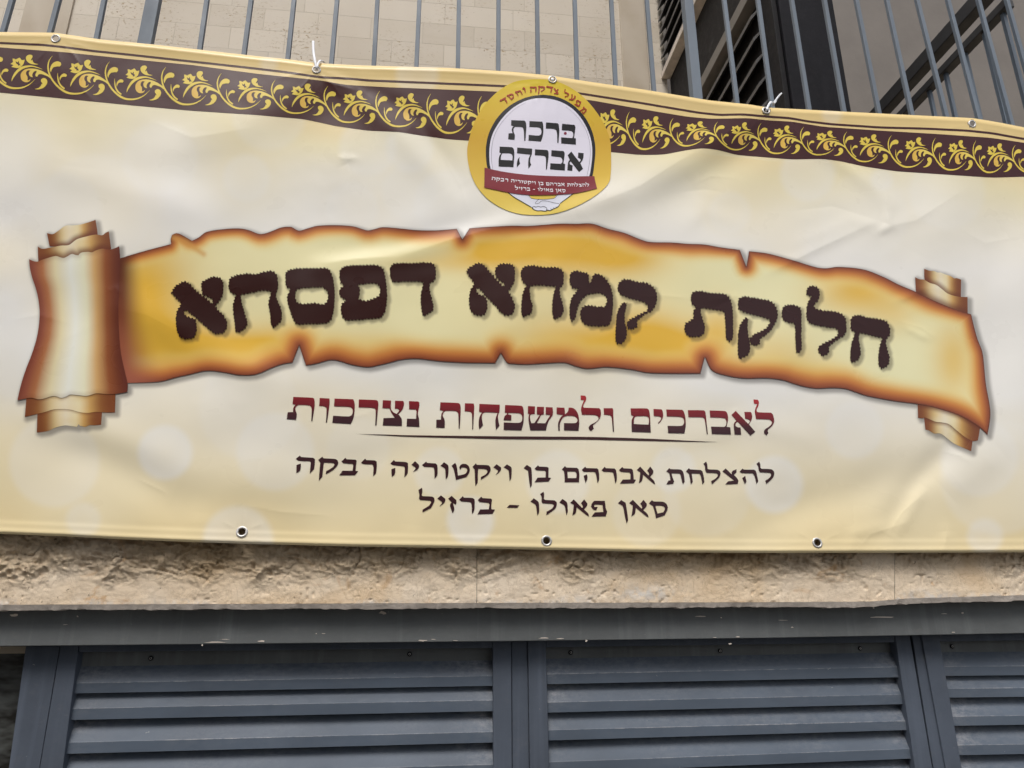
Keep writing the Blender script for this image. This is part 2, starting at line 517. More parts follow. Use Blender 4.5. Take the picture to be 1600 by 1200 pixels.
# paint chips and plaster smears standing a hair proud of the beam
r = random.Random(5)
for cx, cy, w, h in [(22, 961, 14, 5), (121, 963, 3, 4), (598, 957, 15, 7), (102, 976, 9, 1.2), (338, 1003, 44, 2.2), (316, 1008, 4, 4), (352, 999, 22, 1.0),
                     (505, 990, 8, 1.4), (494, 990, 2, 2), (660, 1001, 17, 3.2), (677, 999, 12, 1.2), (712, 1001, 12, 1.0), (850, 997, 22, 2.2), (875, 998, 14, 2),
                     (916, 1001, 4, 5), (1092, 963, 22, 2), (1127, 965, 3, 2), (1117, 996, 6, 1.2), (1153, 995, 8, 2), (1141, 1006, 6, 2), (1380, 964, 48, 2.4),
                     (1224, 969, 18, 1.2), (1238, 980, 5, 3), (1504, 958, 6, 4), (1475, 959, 14, 1.2), (1490, 988, 8, 1.5), (1365, 950, 3, 4), (408, 1002, 14, 4)]:
    m_ = 9
    pts = []
    for i in range(m_):
        a = 2 * math.pi * i / m_
        k_ = r.uniform(.45, 1.05)
        pts.append((cx + math.cos(a) * w * .5 * k_, cy + math.sin(a) * h * .5 * k_ + (.0016 * (w * .5 * math.cos(a)) ** 2 if w > 20 else 0)))
    Shape().px(pts, YF - .0458, .0006).build('plaster_smear', M_CEMENT, head)

def louvre(label, L, Rr, cat='louvre', right_open=False, slats=(), screws=()):
    """L and Rr: pixel polylines (x at y=1010, x at y=1200) of outer and inner edges of the two stiles."""
    t = empty('louvre_panel', tuple(W((L[0][0] + Rr[1][0]) / 2, 1200, YF)))
    tag(t, label, cat, 'louvre panels under the stone band')
    def ex(e, y): return e[0] + (e[1] - e[0]) * (y - 1010) / 190.0
    def topy(x): return float(headlow(x)) - 1.0
    yb = 1330
    lo_, li_, ri_, ro_ = L[0], L[1], Rr[0], Rr[1]
    for a, b_ in ((lo_, li_), (ri_, ro_)):
        fr = Shape().px([(ex(a, topy(a[0])), topy(a[0])), (ex(b_, topy(b_[0])), topy(b_[0])), (ex(b_, yb), yb), (ex(a, yb), yb)], YF, .05)
        fr.build('stile', M_FRAME, t, bevel=.0016)
    x0, x1 = ex(li_, topy(li_[0])), ex(ri_, topy(ri_[0]))
    Shape().px([(x0 + .3, topy(x0)), (x1 - .3, topy(x1)), (x1 - .3, topy(x1) + 11), (x0 + .3, topy(x0) + 11)], YF + .001, .05).build('top_rail', M_FRAME, t, bevel=.0016)
    xb0, xb1 = ex(li_, 1305), ex(ri_, 1305)
    Shape().px([(xb0, 1300), (xb1, 1290), (xb1, 1330), (xb0, 1330)], YF + .001, .05).build('bottom_rail', M_FRAME, t, bevel=.0016)
    # flange with screws at the top of the opening
    fl = Shape().px([(x0, topy(x0) + 6), (x1, topy(x1) + 6), (x1, topy(x1) + 34), (x0, topy(x0) + 36)], YF + .030, .006).build('flange', M_HEAD, t)
    for sx, sy in screws:
        c = W(sx, sy, YF + .030)
        sc = Shape().tube([c + (0, .001, 0), c + (0, -.0022, 0), c + (0, -.0034, 0)], [.0058, .0058, .0035], 14, 1.0, (0, 0, 1))
        so = sc.build('screw', M_SCREW, t, True)
        Shape().ring(c + np.array((0, -.0030, 0)), (0, -1, 0), .0018, .0030, .0007, 10, 6).build('recess', M_STEEL, so, True)
    # slats: sloping blade that ends in an upright lip
    for (yl, yr, bot_l, bot_r) in slats:
        ya, yb_ = yl, yr
        xl, xr = ex(li_, ya), ex(ri_, yb_)
        A = W(xl, ya, YF + .012); B = W(xr, yb_, YF + .012)
        A2 = W(ex(li_, bot_l), bot_l, YF + .012); B2 = W(ex(ri_, bot_r), bot_r, YF + .012)
        A[0] -= .004; A2[0] -= .004; B[0] += .004; B2[0] += .004
        th = .0018
        prof = lambda P, Q: [Q, P + (0, 0, -.0012), P, P + (0, .0010, .0014), P + (0, .028, .056), P + (0, .028 + .01, .056), P + (0, .012, .0), Q + (0, .012, 0), ]
        a, b_ = prof(A, A2), prof(B, B2)
        sl = Shape()
        n_, seg = len(a), 40
        dust_or_glint = []
        for q in range(seg + 1):
            u = q / seg
            sl.v += [p0 * (1 - u) + p1 * u for p0, p1 in zip(a, b_)]
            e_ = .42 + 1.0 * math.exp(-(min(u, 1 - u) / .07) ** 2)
            dust_or_glint += [.15 * e_, .3 * e_, 1.7, .5 * e_, 1.1 * e_, 0, 0, 0]  # lip edge gets a painted highlight line; the rest is dust
        for q in range(seg):
            for i in range(n_):
                j = (i + 1) % n_
                sl.f.append([q * n_ + i, (q + 1) * n_ + i, (q + 1) * n_ + j, q * n_ + j])
        sl.f += [list(range(n_)), list(range((seg + 1) * n_ - 1, seg * n_ - 1, -1))]
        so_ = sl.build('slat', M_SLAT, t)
        da = so_.data.attributes.new('dust_or_glint', 'FLOAT', 'POINT')
        da.data.foreach_set('value', np.array(dust_or_glint, np.float32))
    bk = Shape().px([(x0 - 5, topy(x0)), (x1 + 5, topy(x1)), (ex(ri_, 1330) + 5, 1330), (ex(li_, 1330) - 5, 1330)], YF + .13, .01)
    bk.build('backing', M_VOID, t)
    return t

SL_A = [(1067.5, 1056.0, 1083.5, 1071.5), (1107.5, 1094, 1125, 1111), (1160.5, 1143.5, 1178, 1160), (1214, 1194.5, 1231, 1211), (1268, 1246, 1285, 1262)]
SL_B = [(1053.5, 1042.0, 1069.0, 1058), (1097.5, 1085, 1113.5, 1100), (1141.0, 1126.5, 1157, 1140.5), (1191.0, 1170, 1208, 1185), (1243, 1217, 1260, 1233)]
SL_C = [(1041.5, 1038, 1056, 1052), (1076, 1071, 1090, 1085), (1119.5, 1113, 1134, 1127), (1164.5, 1157, 1180, 1171), (1212, 1200, 1228, 1216)]
louvre('wide grey louvre panel beside the dark window, dusty slats', ((94, 62), (122.5, 98)), ((770, 771), (799, 800)), slats=SL_A, screws=[(236, 1028.5), (640, 1022)])
louvre('middle grey louvre panel between the two narrow mullions', ((825, 828), (853, 858)), ((1401, 1430), (1424.5, 1457)), slats=SL_B, screws=[(891.5, 1019.5), (1125, 1017), (1343.5, 1013)])
louvre('grey louvre panel cut off by the right edge of the photo', ((1443, 1478), (1470, 1503)), ((1900, 1960), (1925, 1985)), slats=SL_C, screws=[(1487, 1010)])
for nm, lab, a, b_ in [('mullion', 'narrow grey mullion between the wide and the middle louvre panel', (799.5, 800.5), (824.2, 827)),
                       ('mullion', 'narrow grey mullion right of the middle louvre panel', (1425, 1457.5), (1442, 1476.5))]:
    t_ = Shape().px([(a[0], headlow(a[0])), (b_[0], headlow(b_[0])), (b_[0] + (b_[1] - b_[0]) * 320 / 190, 1330), (a[0] + (a[1] - a[0]) * 320 / 190, 1330)], YF + .006, .05).build(nm, M_FRAME, bevel=.0015)
    tag(t_, lab, 'mullion', 'mullions between the louvre panels')
win = empty('window', tuple(W(0, 1150, YF)))
tag(win, 'dark glass window left of the louvres, mostly cut off by the photo edge', 'window')
Shape().px([(40, 1010), (93.5, 1009), (61.5, 1200), (40, 1330), (-5, 1330), (13.5, 1200)], YF + .002, .05).build('jamb', M_FRAME, win, bevel=.0015)
Shape().px([(-220, 1012), (45, 1008), (0, 1330), (-220, 1330)], YF + .050, .008).build('pane', M_GLASS, win)
Shape().px([(-220, 1011), (41, 1010), (39, 1021), (-220, 1023)], YF + .03, .019).build('head_trim', M_SLAB, win)

# ------------------------------------------------------------------ upper storey behind the railing
YR = YB + .045                    # railing plane
YBK = YB + 1.65                   # stone wall of the balcony
corner = W(1040, 100, YBK)[0]
ztop = W(500, -500, YBK)[2]
back = empty('balcony_wall', (0, YBK, 2.2))
tag(back, 'pale limestone wall in courses with brown pits behind the railing', 'wall')
Shape().box(-4.5, corner, YBK, YBK + .25, 2.2, ztop).build('stone_courses', M_BLOCKS, back)
def slabpx(xa, xb, ybase, col=M_SLAB, nm='stone_surround'):
    a, b_ = W(xa, ybase, YBK)[0], W(xb, ybase, YBK)[0]
    return Shape().box(a, b_, YBK - .012, YBK, 2.2, ztop).build(nm, col, back, bevel=.003)
slabpx(33, 108, 40)
slabpx(973, 1013, 120)
Shape().box(-4.5, 6.5, YS + .20, YBK + 4, 2.0, 2.2).build('balcony_floor', M_PARAPET, back)
# side wall with two louvred shutters, running in depth from the stone wall to the dark column
XS = corner
def zx(px, py): p = WX(px, py, XS); return p
ynear = WX(1193, 80, XS)[1]
sidew = empty('side_shutter', (XS, (YBK + ynear) / 2, 2.2))
tag(sidew, 'dark louvred shutter running back between the stone wall and the charcoal column', 'shutter')
Shape().box(XS + .02, XS + .10, ynear, YBK, 2.2, ztop).build('backing', M_DARK, sidew)
def sideslab(pa, pb, h, proj, m, nm, yn=None):
    """a horizontal strip on the side plane whose lower edge passes through pixel pa"""
    z = WX(*pa, XS)[2]
    y0 = ynear if yn is None else yn
    return Shape().box(XS - proj, XS + .02, y0, YBK - .002, z, z + h).build(nm, m, sidew, bevel=.002)
# upper set of slats

def sideslat(z, y0, y1, name='slat'):
    sh = Shape()
    a = [np.array((XS - .030, 0, z)), np.array((XS - .030, 0, z + .020)), np.array((XS + .018, 0, z + .075)), np.array((XS + .018, 0, z + .066))]
    sh.v = [p + (0, y0, 0) for p in a] + [p + (0, y1, 0) for p in a]
    for i in range(4):
        j = (i + 1) % 4
        sh.f.append([i, j, 4 + j, 4 + i])
    sh.f += [[3, 2, 1, 0], [4, 5, 6, 7]]
    return sh.build(name, M_SLATD, sidew)
zA = 4.66
sideslab((1043, 122), None, .040, .034, M_CEMENT, 'sill_strip', ynear)
for k in range(14):
    sideslat(zA + .06 + .093 * k, ynear, YBK - .012)
sideslab((1102, 150), None, .060, .040, M_TRANS, 'transom', ynear)
for k in range(16):
    sideslat(4.05 - .115 * k, ynear + .015, YBK - .012)
# charcoal column
yc = ynear - .10
xc0, xc1 = XS + .012, W(1316, 90, yc)[0]
col_ = empty('column', (xc0, yc, 2.2))
tag(col_, 'charcoal clad column between the dark shutter and the taupe wall', 'column')
xm = W(1229, 90, yc)[0]
Shape().box(xm, xc1, yc, yc + .5, 2.2, ztop).build('front_cladding', M_CLAD, col_, bevel=.003)
Shape().box(xc0, xm - .004, yc + .012, yc + .5, 2.2, ztop).build('side_cladding', M_DARK, col_, bevel=.003)
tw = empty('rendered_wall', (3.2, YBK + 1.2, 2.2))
tag(tw, 'plain taupe rendered wall at the upper right', 'wall')
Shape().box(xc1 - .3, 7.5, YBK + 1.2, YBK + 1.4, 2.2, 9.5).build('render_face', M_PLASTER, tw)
# return railing running back from the front railing
XR = 2.06
rr = empty('side_railing', (XR, YR + .5, 2.2))
tag(rr, 'dark side railing running back in front of the taupe wall', 'railing')
z1, z2 = WX(1440, 108, XR)[2], WX(1470, 118, XR)[2]
yend = YBK + 1.19
Shape().box(XR - .025, XR + .025, YR + .03, yend, z1 - .02, z1 + .045).build('handrail', M_RAILD, rr, bevel=.004)
Shape().box(XR - .02, XR + .02, YR + .03, yend, z2 - .015, z2 + .02).build('rail', M_RAILD, rr, bevel=.004)
for bx, by in [(1460, 179), (1492, 180), (1531, 185), (1572, 190), (1600, 150)]:
    p = WX(bx, by, XR)
    Shape().box(XR - .007, XR + .007, p[1] - .007, p[1] + .007, 2.2, z2 - .012).build('bar', M_BAR, rr)

# front railing
rail = empty('railing', (0.3, YR, 2.2))
tag(rail, 'grey steel railing of upright bars rising behind the banner', 'railing')
BARS = [((13, 20.6), (-1, 6.4), 49), ((86, 93), (73.5, 80), 49), ((157.5, 165), (146, 154), 57), ((319, 325.5), (308, 314.5), 76), ((388, 395), (377, 384), 84),
        ((455.5, 462), (445.5, 452.5), 92), ((523, 529.5), (514, 521), 98), ((586, 593), (580.5, 587), 101), ((652, 658.5), (647, 654), 104), ((714, 720.5), (712, 719), 106),
        ((776, 782.5), (775.5, 782), 109), ((835.5, 843.5), (837, 845), 113), ((894.5, 902.5), (898.5, 905.5), 121), ((952, 959.5), (959, 966), 130), ((1008, 1015), (1019, 1026), 139),
        ((1129, 1136.5), (1149, 1156.5), 160), ((1181.5, 1190), (1203, 1211.5), 160), ((1234, 1243), (1261, 1270), 170), ((1285, 1294.5), (1315.5, 1325), 174), ((1335.5, 1344), (1371, 1379.5), 177),
        ((1383, 1392), (1422.5, 1431), 179), ((1431, 1439), (1476, 1484.5), 180), ((1479, 1487.5), (1527.5, 1535), 184), ((1526, 1536), (1579, 1587.5), 194), ((1571, 1580), (1628, 1637), 205)]
def bar(t, b, y, name, w=None, d=.013, mt=M_BAR):
    p0, p1 = W((t[0] + t[1]) / 2, 0, YR), W((b[0] + b[1]) / 2, y, YR)
    wd = w or .0135
    u = (p0 - p1) / (p0[2] - p1[2])
    hi = p1 + u * (5.6 - p1[2]); lo = p1 + u * (zr - p1[2])
    return Shape().prism([lo + (-wd / 2, 0, 0), lo + (wd / 2, 0, 0), hi + (wd / 2, 0, 0), hi + (-wd / 2, 0, 0)], d).build(name, mt, rail, bevel=.0012)
for t, b, y in BARS:
    bar(t, b, y, 'bar')
bar((226.5, 249), (215, 235), 66, 'post', .040, .022)
bar((1069, 1084), (1082.5, 1099.5), 152, 'post', .031, .034)
Shape().box(-2.4, XR + .1, YR - .006, YR + .032, 5.6, 5.64).build('top_rail', M_BAR, rail, bevel=.002)

# ================================================================== THE BANNER
def smooth_line(pts, sg=7.0):
    x = np.array([p[0] for p in pts], float); y = np.array([p[1] for p in pts], float)
    xs = np.arange(-140, 1741, 1.0)
    s0, s1 = (y[1] - y[0]) / (x[1] - x[0]), (y[-1] - y[-2]) / (x[-1] - x[-2])
    ys = np.interp(xs, x, y)
    ys = np.where(xs < x[0], y[0] + s0 * (xs - x[0]), np.where(xs > x[-1], y[-1] + s1 * (xs - x[-1]), ys))
    k = np.exp(-.5 * (np.arange(-24, 25) / sg) ** 2); k /= k.sum()
    yp = np.concatenate([np.full(24, ys[0]) + s0 * np.arange(-24, 0), ys, np.full(24, ys[-1]) + s1 * np.arange(1, 25)])
    ys = np.convolve(yp, k, 'valid')
    return lambda q: np.interp(q, xs, ys)
TOP = smooth_line([(0, 50), (85, 51), (160, 62), (240, 69.5), (320, 78.5), (400, 87.5), (450, 92.5), (495, 98.5), (560, 102), (700, 106), (800, 112), (860, 118), (920, 127.5), (1000, 139), (1050, 147), (1110, 157), (1170, 163), (1200, 168), (1330, 175), (1520, 184.5), (1560, 191), (1600, 199)], 5)
BOT = smooth_line([(0, 834), (100, 838), (200, 843), (300, 847), (400, 850), (560, 854), (700, 856), (900, 860), (1050, 863), (1200, 864), (1600, 863)], 10)
LINE = smooth_line([(0, 67), (67, 70), (100, 73.5), (150, 80), (200, 85), (250, 90.5), (300, 96), (400, 107), (450, 113), (500, 120.5), (550, 123), (575, 125.5), (650, 128.5), (790, 134.5), (907, 146), (1000, 160.5), (1092, 176), (1125, 179.5), (1160, 178.5), (1200, 182), (1235, 184.5), (1262, 189.5), (1300, 194), (1375, 199), (1450, 201), (1512, 204), (1550, 208), (1600, 217)], 5)
BT = smooth_line([(0, 74), (100, 81.5), (200, 92), (300, 101.5), (400, 115), (500, 125.5), (540, 132.5), (600, 136), (700, 140), (775, 143), (920, 156), (1000, 170), (1075, 182.5), (1110, 185.5), (1170, 184.5), (1200, 188), (1237, 190), (1287, 198), (1375, 204), (1475, 210), (1550, 215.5), (1600, 223)], 6)
BB = smooth_line([(0, 144.5), (100, 154), (200, 164), (300, 173), (400, 179.5), (475, 186), (525, 197), (575, 204), (625, 206), (650, 210.5), (700, 217.5), (730, 219.5), (955, 237.5), (1000, 242), (1037, 241.5), (1075, 234), (1100, 231), (1125, 234.5), (1150, 242), (1200, 246), (1237, 249), (1287, 248), (1312, 251.5), (1350, 260), (1400, 267.5), (1475, 272.5), (1550, 277.5), (1600, 276)], 7)

# folds of the cloth: (polyline in photo pixels, half width, height in metres)
FOLDS = [([(1197, 172), (1150, 205), (1092, 236), (1005, 290), (900, 335)], 26, .011), ([(1215, 200), (1130, 262), (1040, 320)], 26, -.008),
         ([(1200, 172), (1260, 215), (1330, 262), (1390, 320)], 15, .006), ([(1240, 190), (1300, 232), (1350, 262)], 10, -.005),
         ([(497, 106), (560, 135), (625, 205), (690, 300)], 24, .008), ([(520, 110), (590, 150), (650, 190), (720, 290)], 16, -.007), ([(497, 106), (400, 190), (240, 240)], 34, .006),
         ([(160, 462), (230, 488), (330, 552), (440, 600)], 28, .0065), ([(150, 500), (200, 540), (300, 600)], 46, -.003),
         ([(500, 415), (610, 402), (700, 378), (800, 348), (900, 330)], 16, .005), ([(480, 395), (620, 380), (760, 340)], 18, -.004),
         ([(50, 690), (150, 712), (220, 750), (270, 783), (420, 795)], 34, -.008), ([(90, 660), (200, 690), (300, 735)], 30, .006),
         ([(1490, 690), (1420, 765), (1380, 830)], 20, -.008), ([(1460, 720), (1330, 775), (1180, 815)], 34, -.009), ([(1480, 770), (1560, 700)], 30, .007), ([(1445, 760), (1400, 835)], 12, .004),
         ([(1200, 425), (1300, 375), (1362, 348)], 10, .0022), ([(1385, 330), (1392, 352), (1370, 365)], 7, .003), ([(1240, 385), (1330, 345), (1390, 355), (1450, 330)], 12, .0025), ([(1400, 470), (1450, 450)], 8, .002), ([(1415, 512), (1450, 530)], 6, .002),
         ([(-40, 300), (60, 400), (120, 520)], 45, -.009), ([(60, 250), (200, 300), (330, 330)], 30, .005), ([(1519, 195), (1500, 280), (1440, 400)], 45, .008), ([(1600, 300), (1540, 460), (1560, 640)], 40, -.007),
         ([(1000, 300), (1100, 330), (1200, 320)], 40, -.005), ([(90, 60), (130, 180), (120, 260)], 40, .006), ([(863, 125), (840, 220), (830, 340)], 55, .006), ([(880, 330), (980, 300)], 14, .003),
         ([(300, 870), (310, 800)], 14, .002), ([(640, 870), (645, 820)], 16, .002), ([(1330, 870), (1335, 835), (1390, 820)], 12, .003), ([(1480, 870), (1478, 830)], 12, .003),
         ([(530, 252), (540, 245), (560, 250)], 6, .0012), ([(1065, 360), (1100, 330), (1160, 350)], 14, .002), ([(1040, 690), (1180, 660), (1280, 690)], 20, .003), ([(420, 700), (560, 720), (700, 700)], 30, -.004)]
CREASES = [([(1200, 428), (1270, 392), (1362, 349)], 7, .0016), ([(1382, 300), (1390, 345), (1398, 352)], 6, .0018), ([(1392, 352), (1430, 345), (1500, 300)], 7, .0014), ([(1235, 330), (1300, 322), (1390, 350)], 6, -.0012),
           ([(1090, 238), (1140, 205), (1196, 176)], 6, .0016), ([(1092, 234), (1060, 252), (1000, 290), (930, 318)], 7, .0018), ([(1245, 188), (1290, 225), (1350, 262)], 6, .0016), ([(1215, 180), (1232, 196), (1244, 215)], 5, .0012),
           ([(1080, 290), (1110, 275), (1150, 278)], 5, .0010), ([(1065, 300), (1100, 296), (1130, 300)], 5, -.0010), ([(525, 243), (540, 249), (556, 246)], 4, .0011), ([(530, 262), (545, 255), (548, 268)], 4, -.0010),
           ([(500, 412), (560, 404), (620, 400)], 6, .0014), ([(620, 402), (700, 376), (790, 352)], 7, .0016), ([(165, 455), (182, 450), (186, 460)], 4, .0012), ([(170, 478), (230, 492), (300, 530)], 9, .0008),
           ([(495, 110), (510, 128), (560, 142)], 6, .0016), ([(545, 128), (590, 160), (600, 175)], 6, .0012), ([(490, 115), (488, 135), (480, 160)], 5, .0010), ([(130, 112), (128, 140), (150, 160)], 5, .0008),
           ([(1400, 500), (1440, 512), (1465, 530)], 5, .0011), ([(1410, 470), (1440, 452), (1470, 450)], 5, .0010), ([(1100, 472), (1150, 462), (1185, 470)], 5, .0012), ([(1110, 482), (1140, 470), (1170, 485)], 4, -.0011), ([(1330, 498), (1350, 508), (1352, 520)], 4, .0012),
           ([(880, 470), (920, 472), (960, 465)], 5, .0009), ([(1000, 465), (1040, 462), (1080, 466)], 5, .0010), ([(262, 772), (250, 765), (215, 748)], 5, .0012), ([(380, 788), (440, 800), (520, 806)], 7, .0012),
           ([(1470, 704), (1500, 712), (1520, 725)], 5, .0012), ([(1385, 840), (1410, 800), (1450, 765)], 6, .0014), ([(1340, 858), (1360, 835), (1420, 815)], 5, .0011), ([(1475, 860), (1480, 835), (1476, 815)], 4, .0010),
           ([(590, 640), (560, 650), (520, 655)], 5, .0008), ([(835, 640), (850, 646), (862, 642)], 4, .0009), ([(1030, 668), (1050, 674), (1068, 668)], 4, .0009), ([(1140, 652), (1150, 640), (1158, 650)], 4, .0009), ([(950, 684), (956, 690), (950, 698)], 3, .0008),
           ([(20, 500), (60, 492), (110, 505)], 6, .0010), ([(1505, 360), (1540, 380), (1590, 370)], 7, .0012), ([(240, 190), (300, 215), (390, 200)], 7, .0010), ([(690, 240), (720, 290), (735, 340)], 8, .0012), ([(863, 132), (850, 170), (846, 220)], 6, .0010), ([(866, 134), (890, 170), (905, 215)], 6, .0009)]
for ex_, ey_ in [(87, 60), (494, 109), (863, 125), (1197, 172), (1519, 193)]:        # pulls running out from the eyelets
    for dx_, dy_, h_ in ((-34, 40, .0013), (6, 62, .0012), (40, 44, .0014), (-62, 14, .0010), (64, 22, .0011)):
        CREASES.append(([(ex_ + dx_ * .14, ey_ + dy_ * .14), (ex_ + dx_ * .6 + 3, ey_ + dy_ * .55), (ex_ + dx_, ey_ + dy_)], 4.5, h_))
for ex_, ey_ in [(378, 831), (854, 845), (1277, 848)]:
    for dx_, dy_, h_ in ((-30, -16, .0009), (4, -36, .0008), (34, -14, .0009)):
        CREASES.append(([(ex_ + dx_ * .3, ey_ + dy_ * .3), (ex_ + dx_, ey_ + dy_)], 4.5, h_))
def seg_dist(px, py, poly):
    best = np.full(px.shape, 1e9); tt = np.zeros(px.shape)
    L = [0.0]
    for a, b in zip(poly[:-1], poly[1:]): L.append(L[-1] + math.hypot(b[0] - a[0], b[1] - a[1]))
    for i, (a, b) in enumerate(zip(poly[:-1], poly[1:])):
        dx, dy = b[0] - a[0], b[1] - a[1]
        q = dx * dx + dy * dy + 1e-9
        t = np.clip(((px - a[0]) * dx + (py - a[1]) * dy) / q, 0, 1)
        d = np.hypot(px - a[0] - t * dx, py - a[1] - t * dy)
        w = d < best
        best = np.where(w, d, best)
        tt = np.where(w, (L[i] + t * math.sqrt(q)) / L[-1], tt)
    return best, tt
def disp(px, py):
    px, py = np.asarray(px, float), np.asarray(py, float)
    D = .0034 * waves(px, py, 12, 160, 620, 3, 1.3) + .0007 * waves(px, py, 14, 60, 170, 5)
    msk = np.clip(.35 + .8 * vnoise(px / 170, py / 150, 51), 0, 1)
    D = D + .00016 * waves(px, py, 16, 18, 60, 9) * msk
    for poly, w, h in FOLDS:
        d, t = seg_dist(px, py, poly)
        D = D + .66 * h * np.exp(-(d / w) ** 2) * np.clip(1.25 - .9 * np.abs(2 * t - 1) ** 2, 0, 1)
    for poly, w, h in CREASES:
        x0, y0 = np.min(poly, 0) - 40; x1, y1 = np.max(poly, 0) + 40
        k = (px > x0) & (px < x1) & (py > y0) & (py < y1)
        if not np.any(k): continue
        d, t = seg_dist(px[k], py[k], poly)
        add = np.zeros(px.shape); add[k] = .72 * h * np.exp(-d / w) * np.sin(np.pi * np.clip(t, .02, .98)) ** .6
        D = D + add
    # welded hems along the top and the bottom
    e = BOT(px) - py
    D = D + .0016 / (1 + np.exp((e - 19) / 1.6)) + .0020 * np.exp(-((e - 4) / 4.5) ** 2) - .004 * np.clip(1 - e / 5, 0, 1) ** 2
    e = py - TOP(px)
    D = D + .0012 / (1 + np.exp((e - 15) / 1.6)) - .005 * np.clip(1 - e / 5, 0, 1) ** 2 + .0014 * np.exp(-((e - 5) / 4.) ** 2)
    return D
def surf(px, py, lift=0.0):
    return W(px, py, YB - disp(px, py) - lift)
def surfn(px, py):
    e = 1.2
    a = surf(px + e, py) - surf(px - e, py)
    b = surf(px, py - e) - surf(px, py + e)
    n = np.cross(a, b)
    n /= np.linalg.norm(n, axis=-1, keepdims=True)
    return np.where((n[..., 1] > 0)[..., None], -n, n)
LAY = .00045
def sheet(name, px, py, faces, color, parent, layer, material=VINYL):
    """a printed area: lies on the cloth, 'layer' coats above it"""
    px, py = np.asarray(px, float), np.asarray(py, float)
    P = surf(px, py, LAY * layer)
    N = surfn(px, py)
    faces = np.asarray(faces, int)
    me = bpy.data.meshes.new(name)
    k = faces.shape[1]
    a, b, c = P[faces[:, 0]], P[faces[:, 1]], P[faces[:, 2]]
    fl = np.cross(b - a, c - a)[:, 1] > 0
    faces[fl] = faces[fl][:, ::-1]
    me.vertices.add(len(P)); me.vertices.foreach_set('co', P.astype(np.float32).ravel())
    me.loops.add(faces.size); me.loops.foreach_set('vertex_index', faces.astype(np.int32).ravel())
    me.polygons.add(len(faces)); me.polygons.foreach_set('loop_start', np.arange(0, faces.size, k, dtype=np.int32))
    me.update(calc_edges=True)
    me.polygons.foreach_set('use_smooth', np.ones(len(faces), bool))
    c4 = np.ones((len(P), 4), np.float32)
    c4[:, :3] = color
    at = me.color_attributes.new('ink', 'FLOAT_COLOR', 'POINT')
    at.data.foreach_set('color', c4.ravel())
    me.normals_split_custom_set_from_vertices(N.tolist())
    me.materials.append(material)
    o = bpy.data.objects.new(name, me)
    COL.objects.link(o)
    return put(o, parent)
def grid(u0, u1, step, fa, fb, nv):
    xs = np.linspace(u0, u1, int((u1 - u0) / step) + 1)
    V = np.linspace(0, 1, nv + 1)
    X = np.tile(xs, (nv + 1, 1))
    Y = fa(X) * (1 - V[:, None]) + fb(X) * V[:, None]
    n = len(xs)
    idx = np.arange(X.size).reshape(nv + 1, n)
    f = np.stack([idx[:-1, :-1], idx[:-1, 1:], idx[1:, 1:], idx[1:, :-1]], -1).reshape(-1, 4)
    return X.ravel(), Y.ravel(), f
def P(s, ox=0, oy=0, sc=1.0):     # traced outline -> pixels;  '|' separates holes
    out = []
    for ring in s.split('|'):
        out.append([(ox + float(a) / sc, oy + float(b) / sc) for a, b in (t.split(',') for t in ring.split())])
    return out
def rounded(ring, step=1.4, corner=46, closed=True):   # spline through gentle bends, keep the corners
    n = len(ring)
    p = [np.array(q) for q in ring]
    tan, cor = [], []
    for i in range(n):
        a, b, c = p[i - 1], p[i], p[(i + 1) % n]
        u, v = b - a, c - b
        lu, lv = np.linalg.norm(u), np.linalg.norm(v)
        if lu < 1e-6 or lv < 1e-6: ang = 0
        else: ang = math.degrees(math.acos(max(-1, min(1, float(u @ v) / (lu * lv)))))
        cor.append(ang > corner)
        tan.append((c - a) / (lu + lv + 1e-9))
    out = []
    for i in range(n if closed else n - 1):
        j = (i + 1) % n
        a, b = p[i], p[j]
        L = np.linalg.norm(b - a)
        ta = (b - a) / (L + 1e-9) if cor[i] or (not closed and i == 0) else tan[i]
        tb = (b - a) / (L + 1e-9) if cor[j] or (not closed and j == n - 1) else tan[j]
        k = max(1, int(L / step))
        for q in range(k):
            t = q / k
            h = (2 * t ** 3 - 3 * t ** 2 + 1) * a + (t ** 3 - 2 * t ** 2 + t) * L * ta + (-2 * t ** 3 + 3 * t ** 2) * b + (t ** 3 - t ** 2) * L * tb
            out.append((float(h[0]), float(h[1])))
    if not closed: out.append(ring[-1])
    return out
def stroke(pts, widths, step=1.5):
    c = rounded(pts, step, 181, False)
    n = len(c)
    w = np.interp(np.linspace(0, 1, n), np.linspace(0, 1, len(widths)), widths)
    c = np.array(c); t = np.gradient(c, axis=0); t /= np.linalg.norm(t, axis=1, keepdims=True) + 1e-9
    nn = np.stack([-t[:, 1], t[:, 0]], 1)
    a, b = c + nn * w[:, None] / 2, c - nn * w[:, None] / 2
    return [tuple(q) for q in a] + [tuple(q) for q in b[::-1]]
def inside(x, y, rings):
    c = np.zeros(np.shape(x), bool)
    for r_ in rings:
        n = len(r_)
        for i in range(n):
            (x1, y1), (x2, y2) = r_[i], r_[(i + 1) % n]
            if y1 == y2: continue
            c ^= ((y1 > y) != (y2 > y)) & (x < (x2 - x1) * (y - y1) / (y2 - y1) + x1)
    return c
def rdist(x, y, rings):
    best = np.full(np.shape(x), 1e9)
    for r_ in rings:
        a = np.array(r_); b = np.roll(a, -1, 0)
        for (x1, y1), (x2, y2) in zip(a, b):
            dx, dy = x2 - x1, y2 - y1
            t = np.clip(((x - x1) * dx + (y - y1) * dy) / (dx * dx + dy * dy + 1e-12), 0, 1)
            best = np.minimum(best, (x - x1 - t * dx) ** 2 + (y - y1 - t * dy) ** 2)
    return np.sqrt(best)
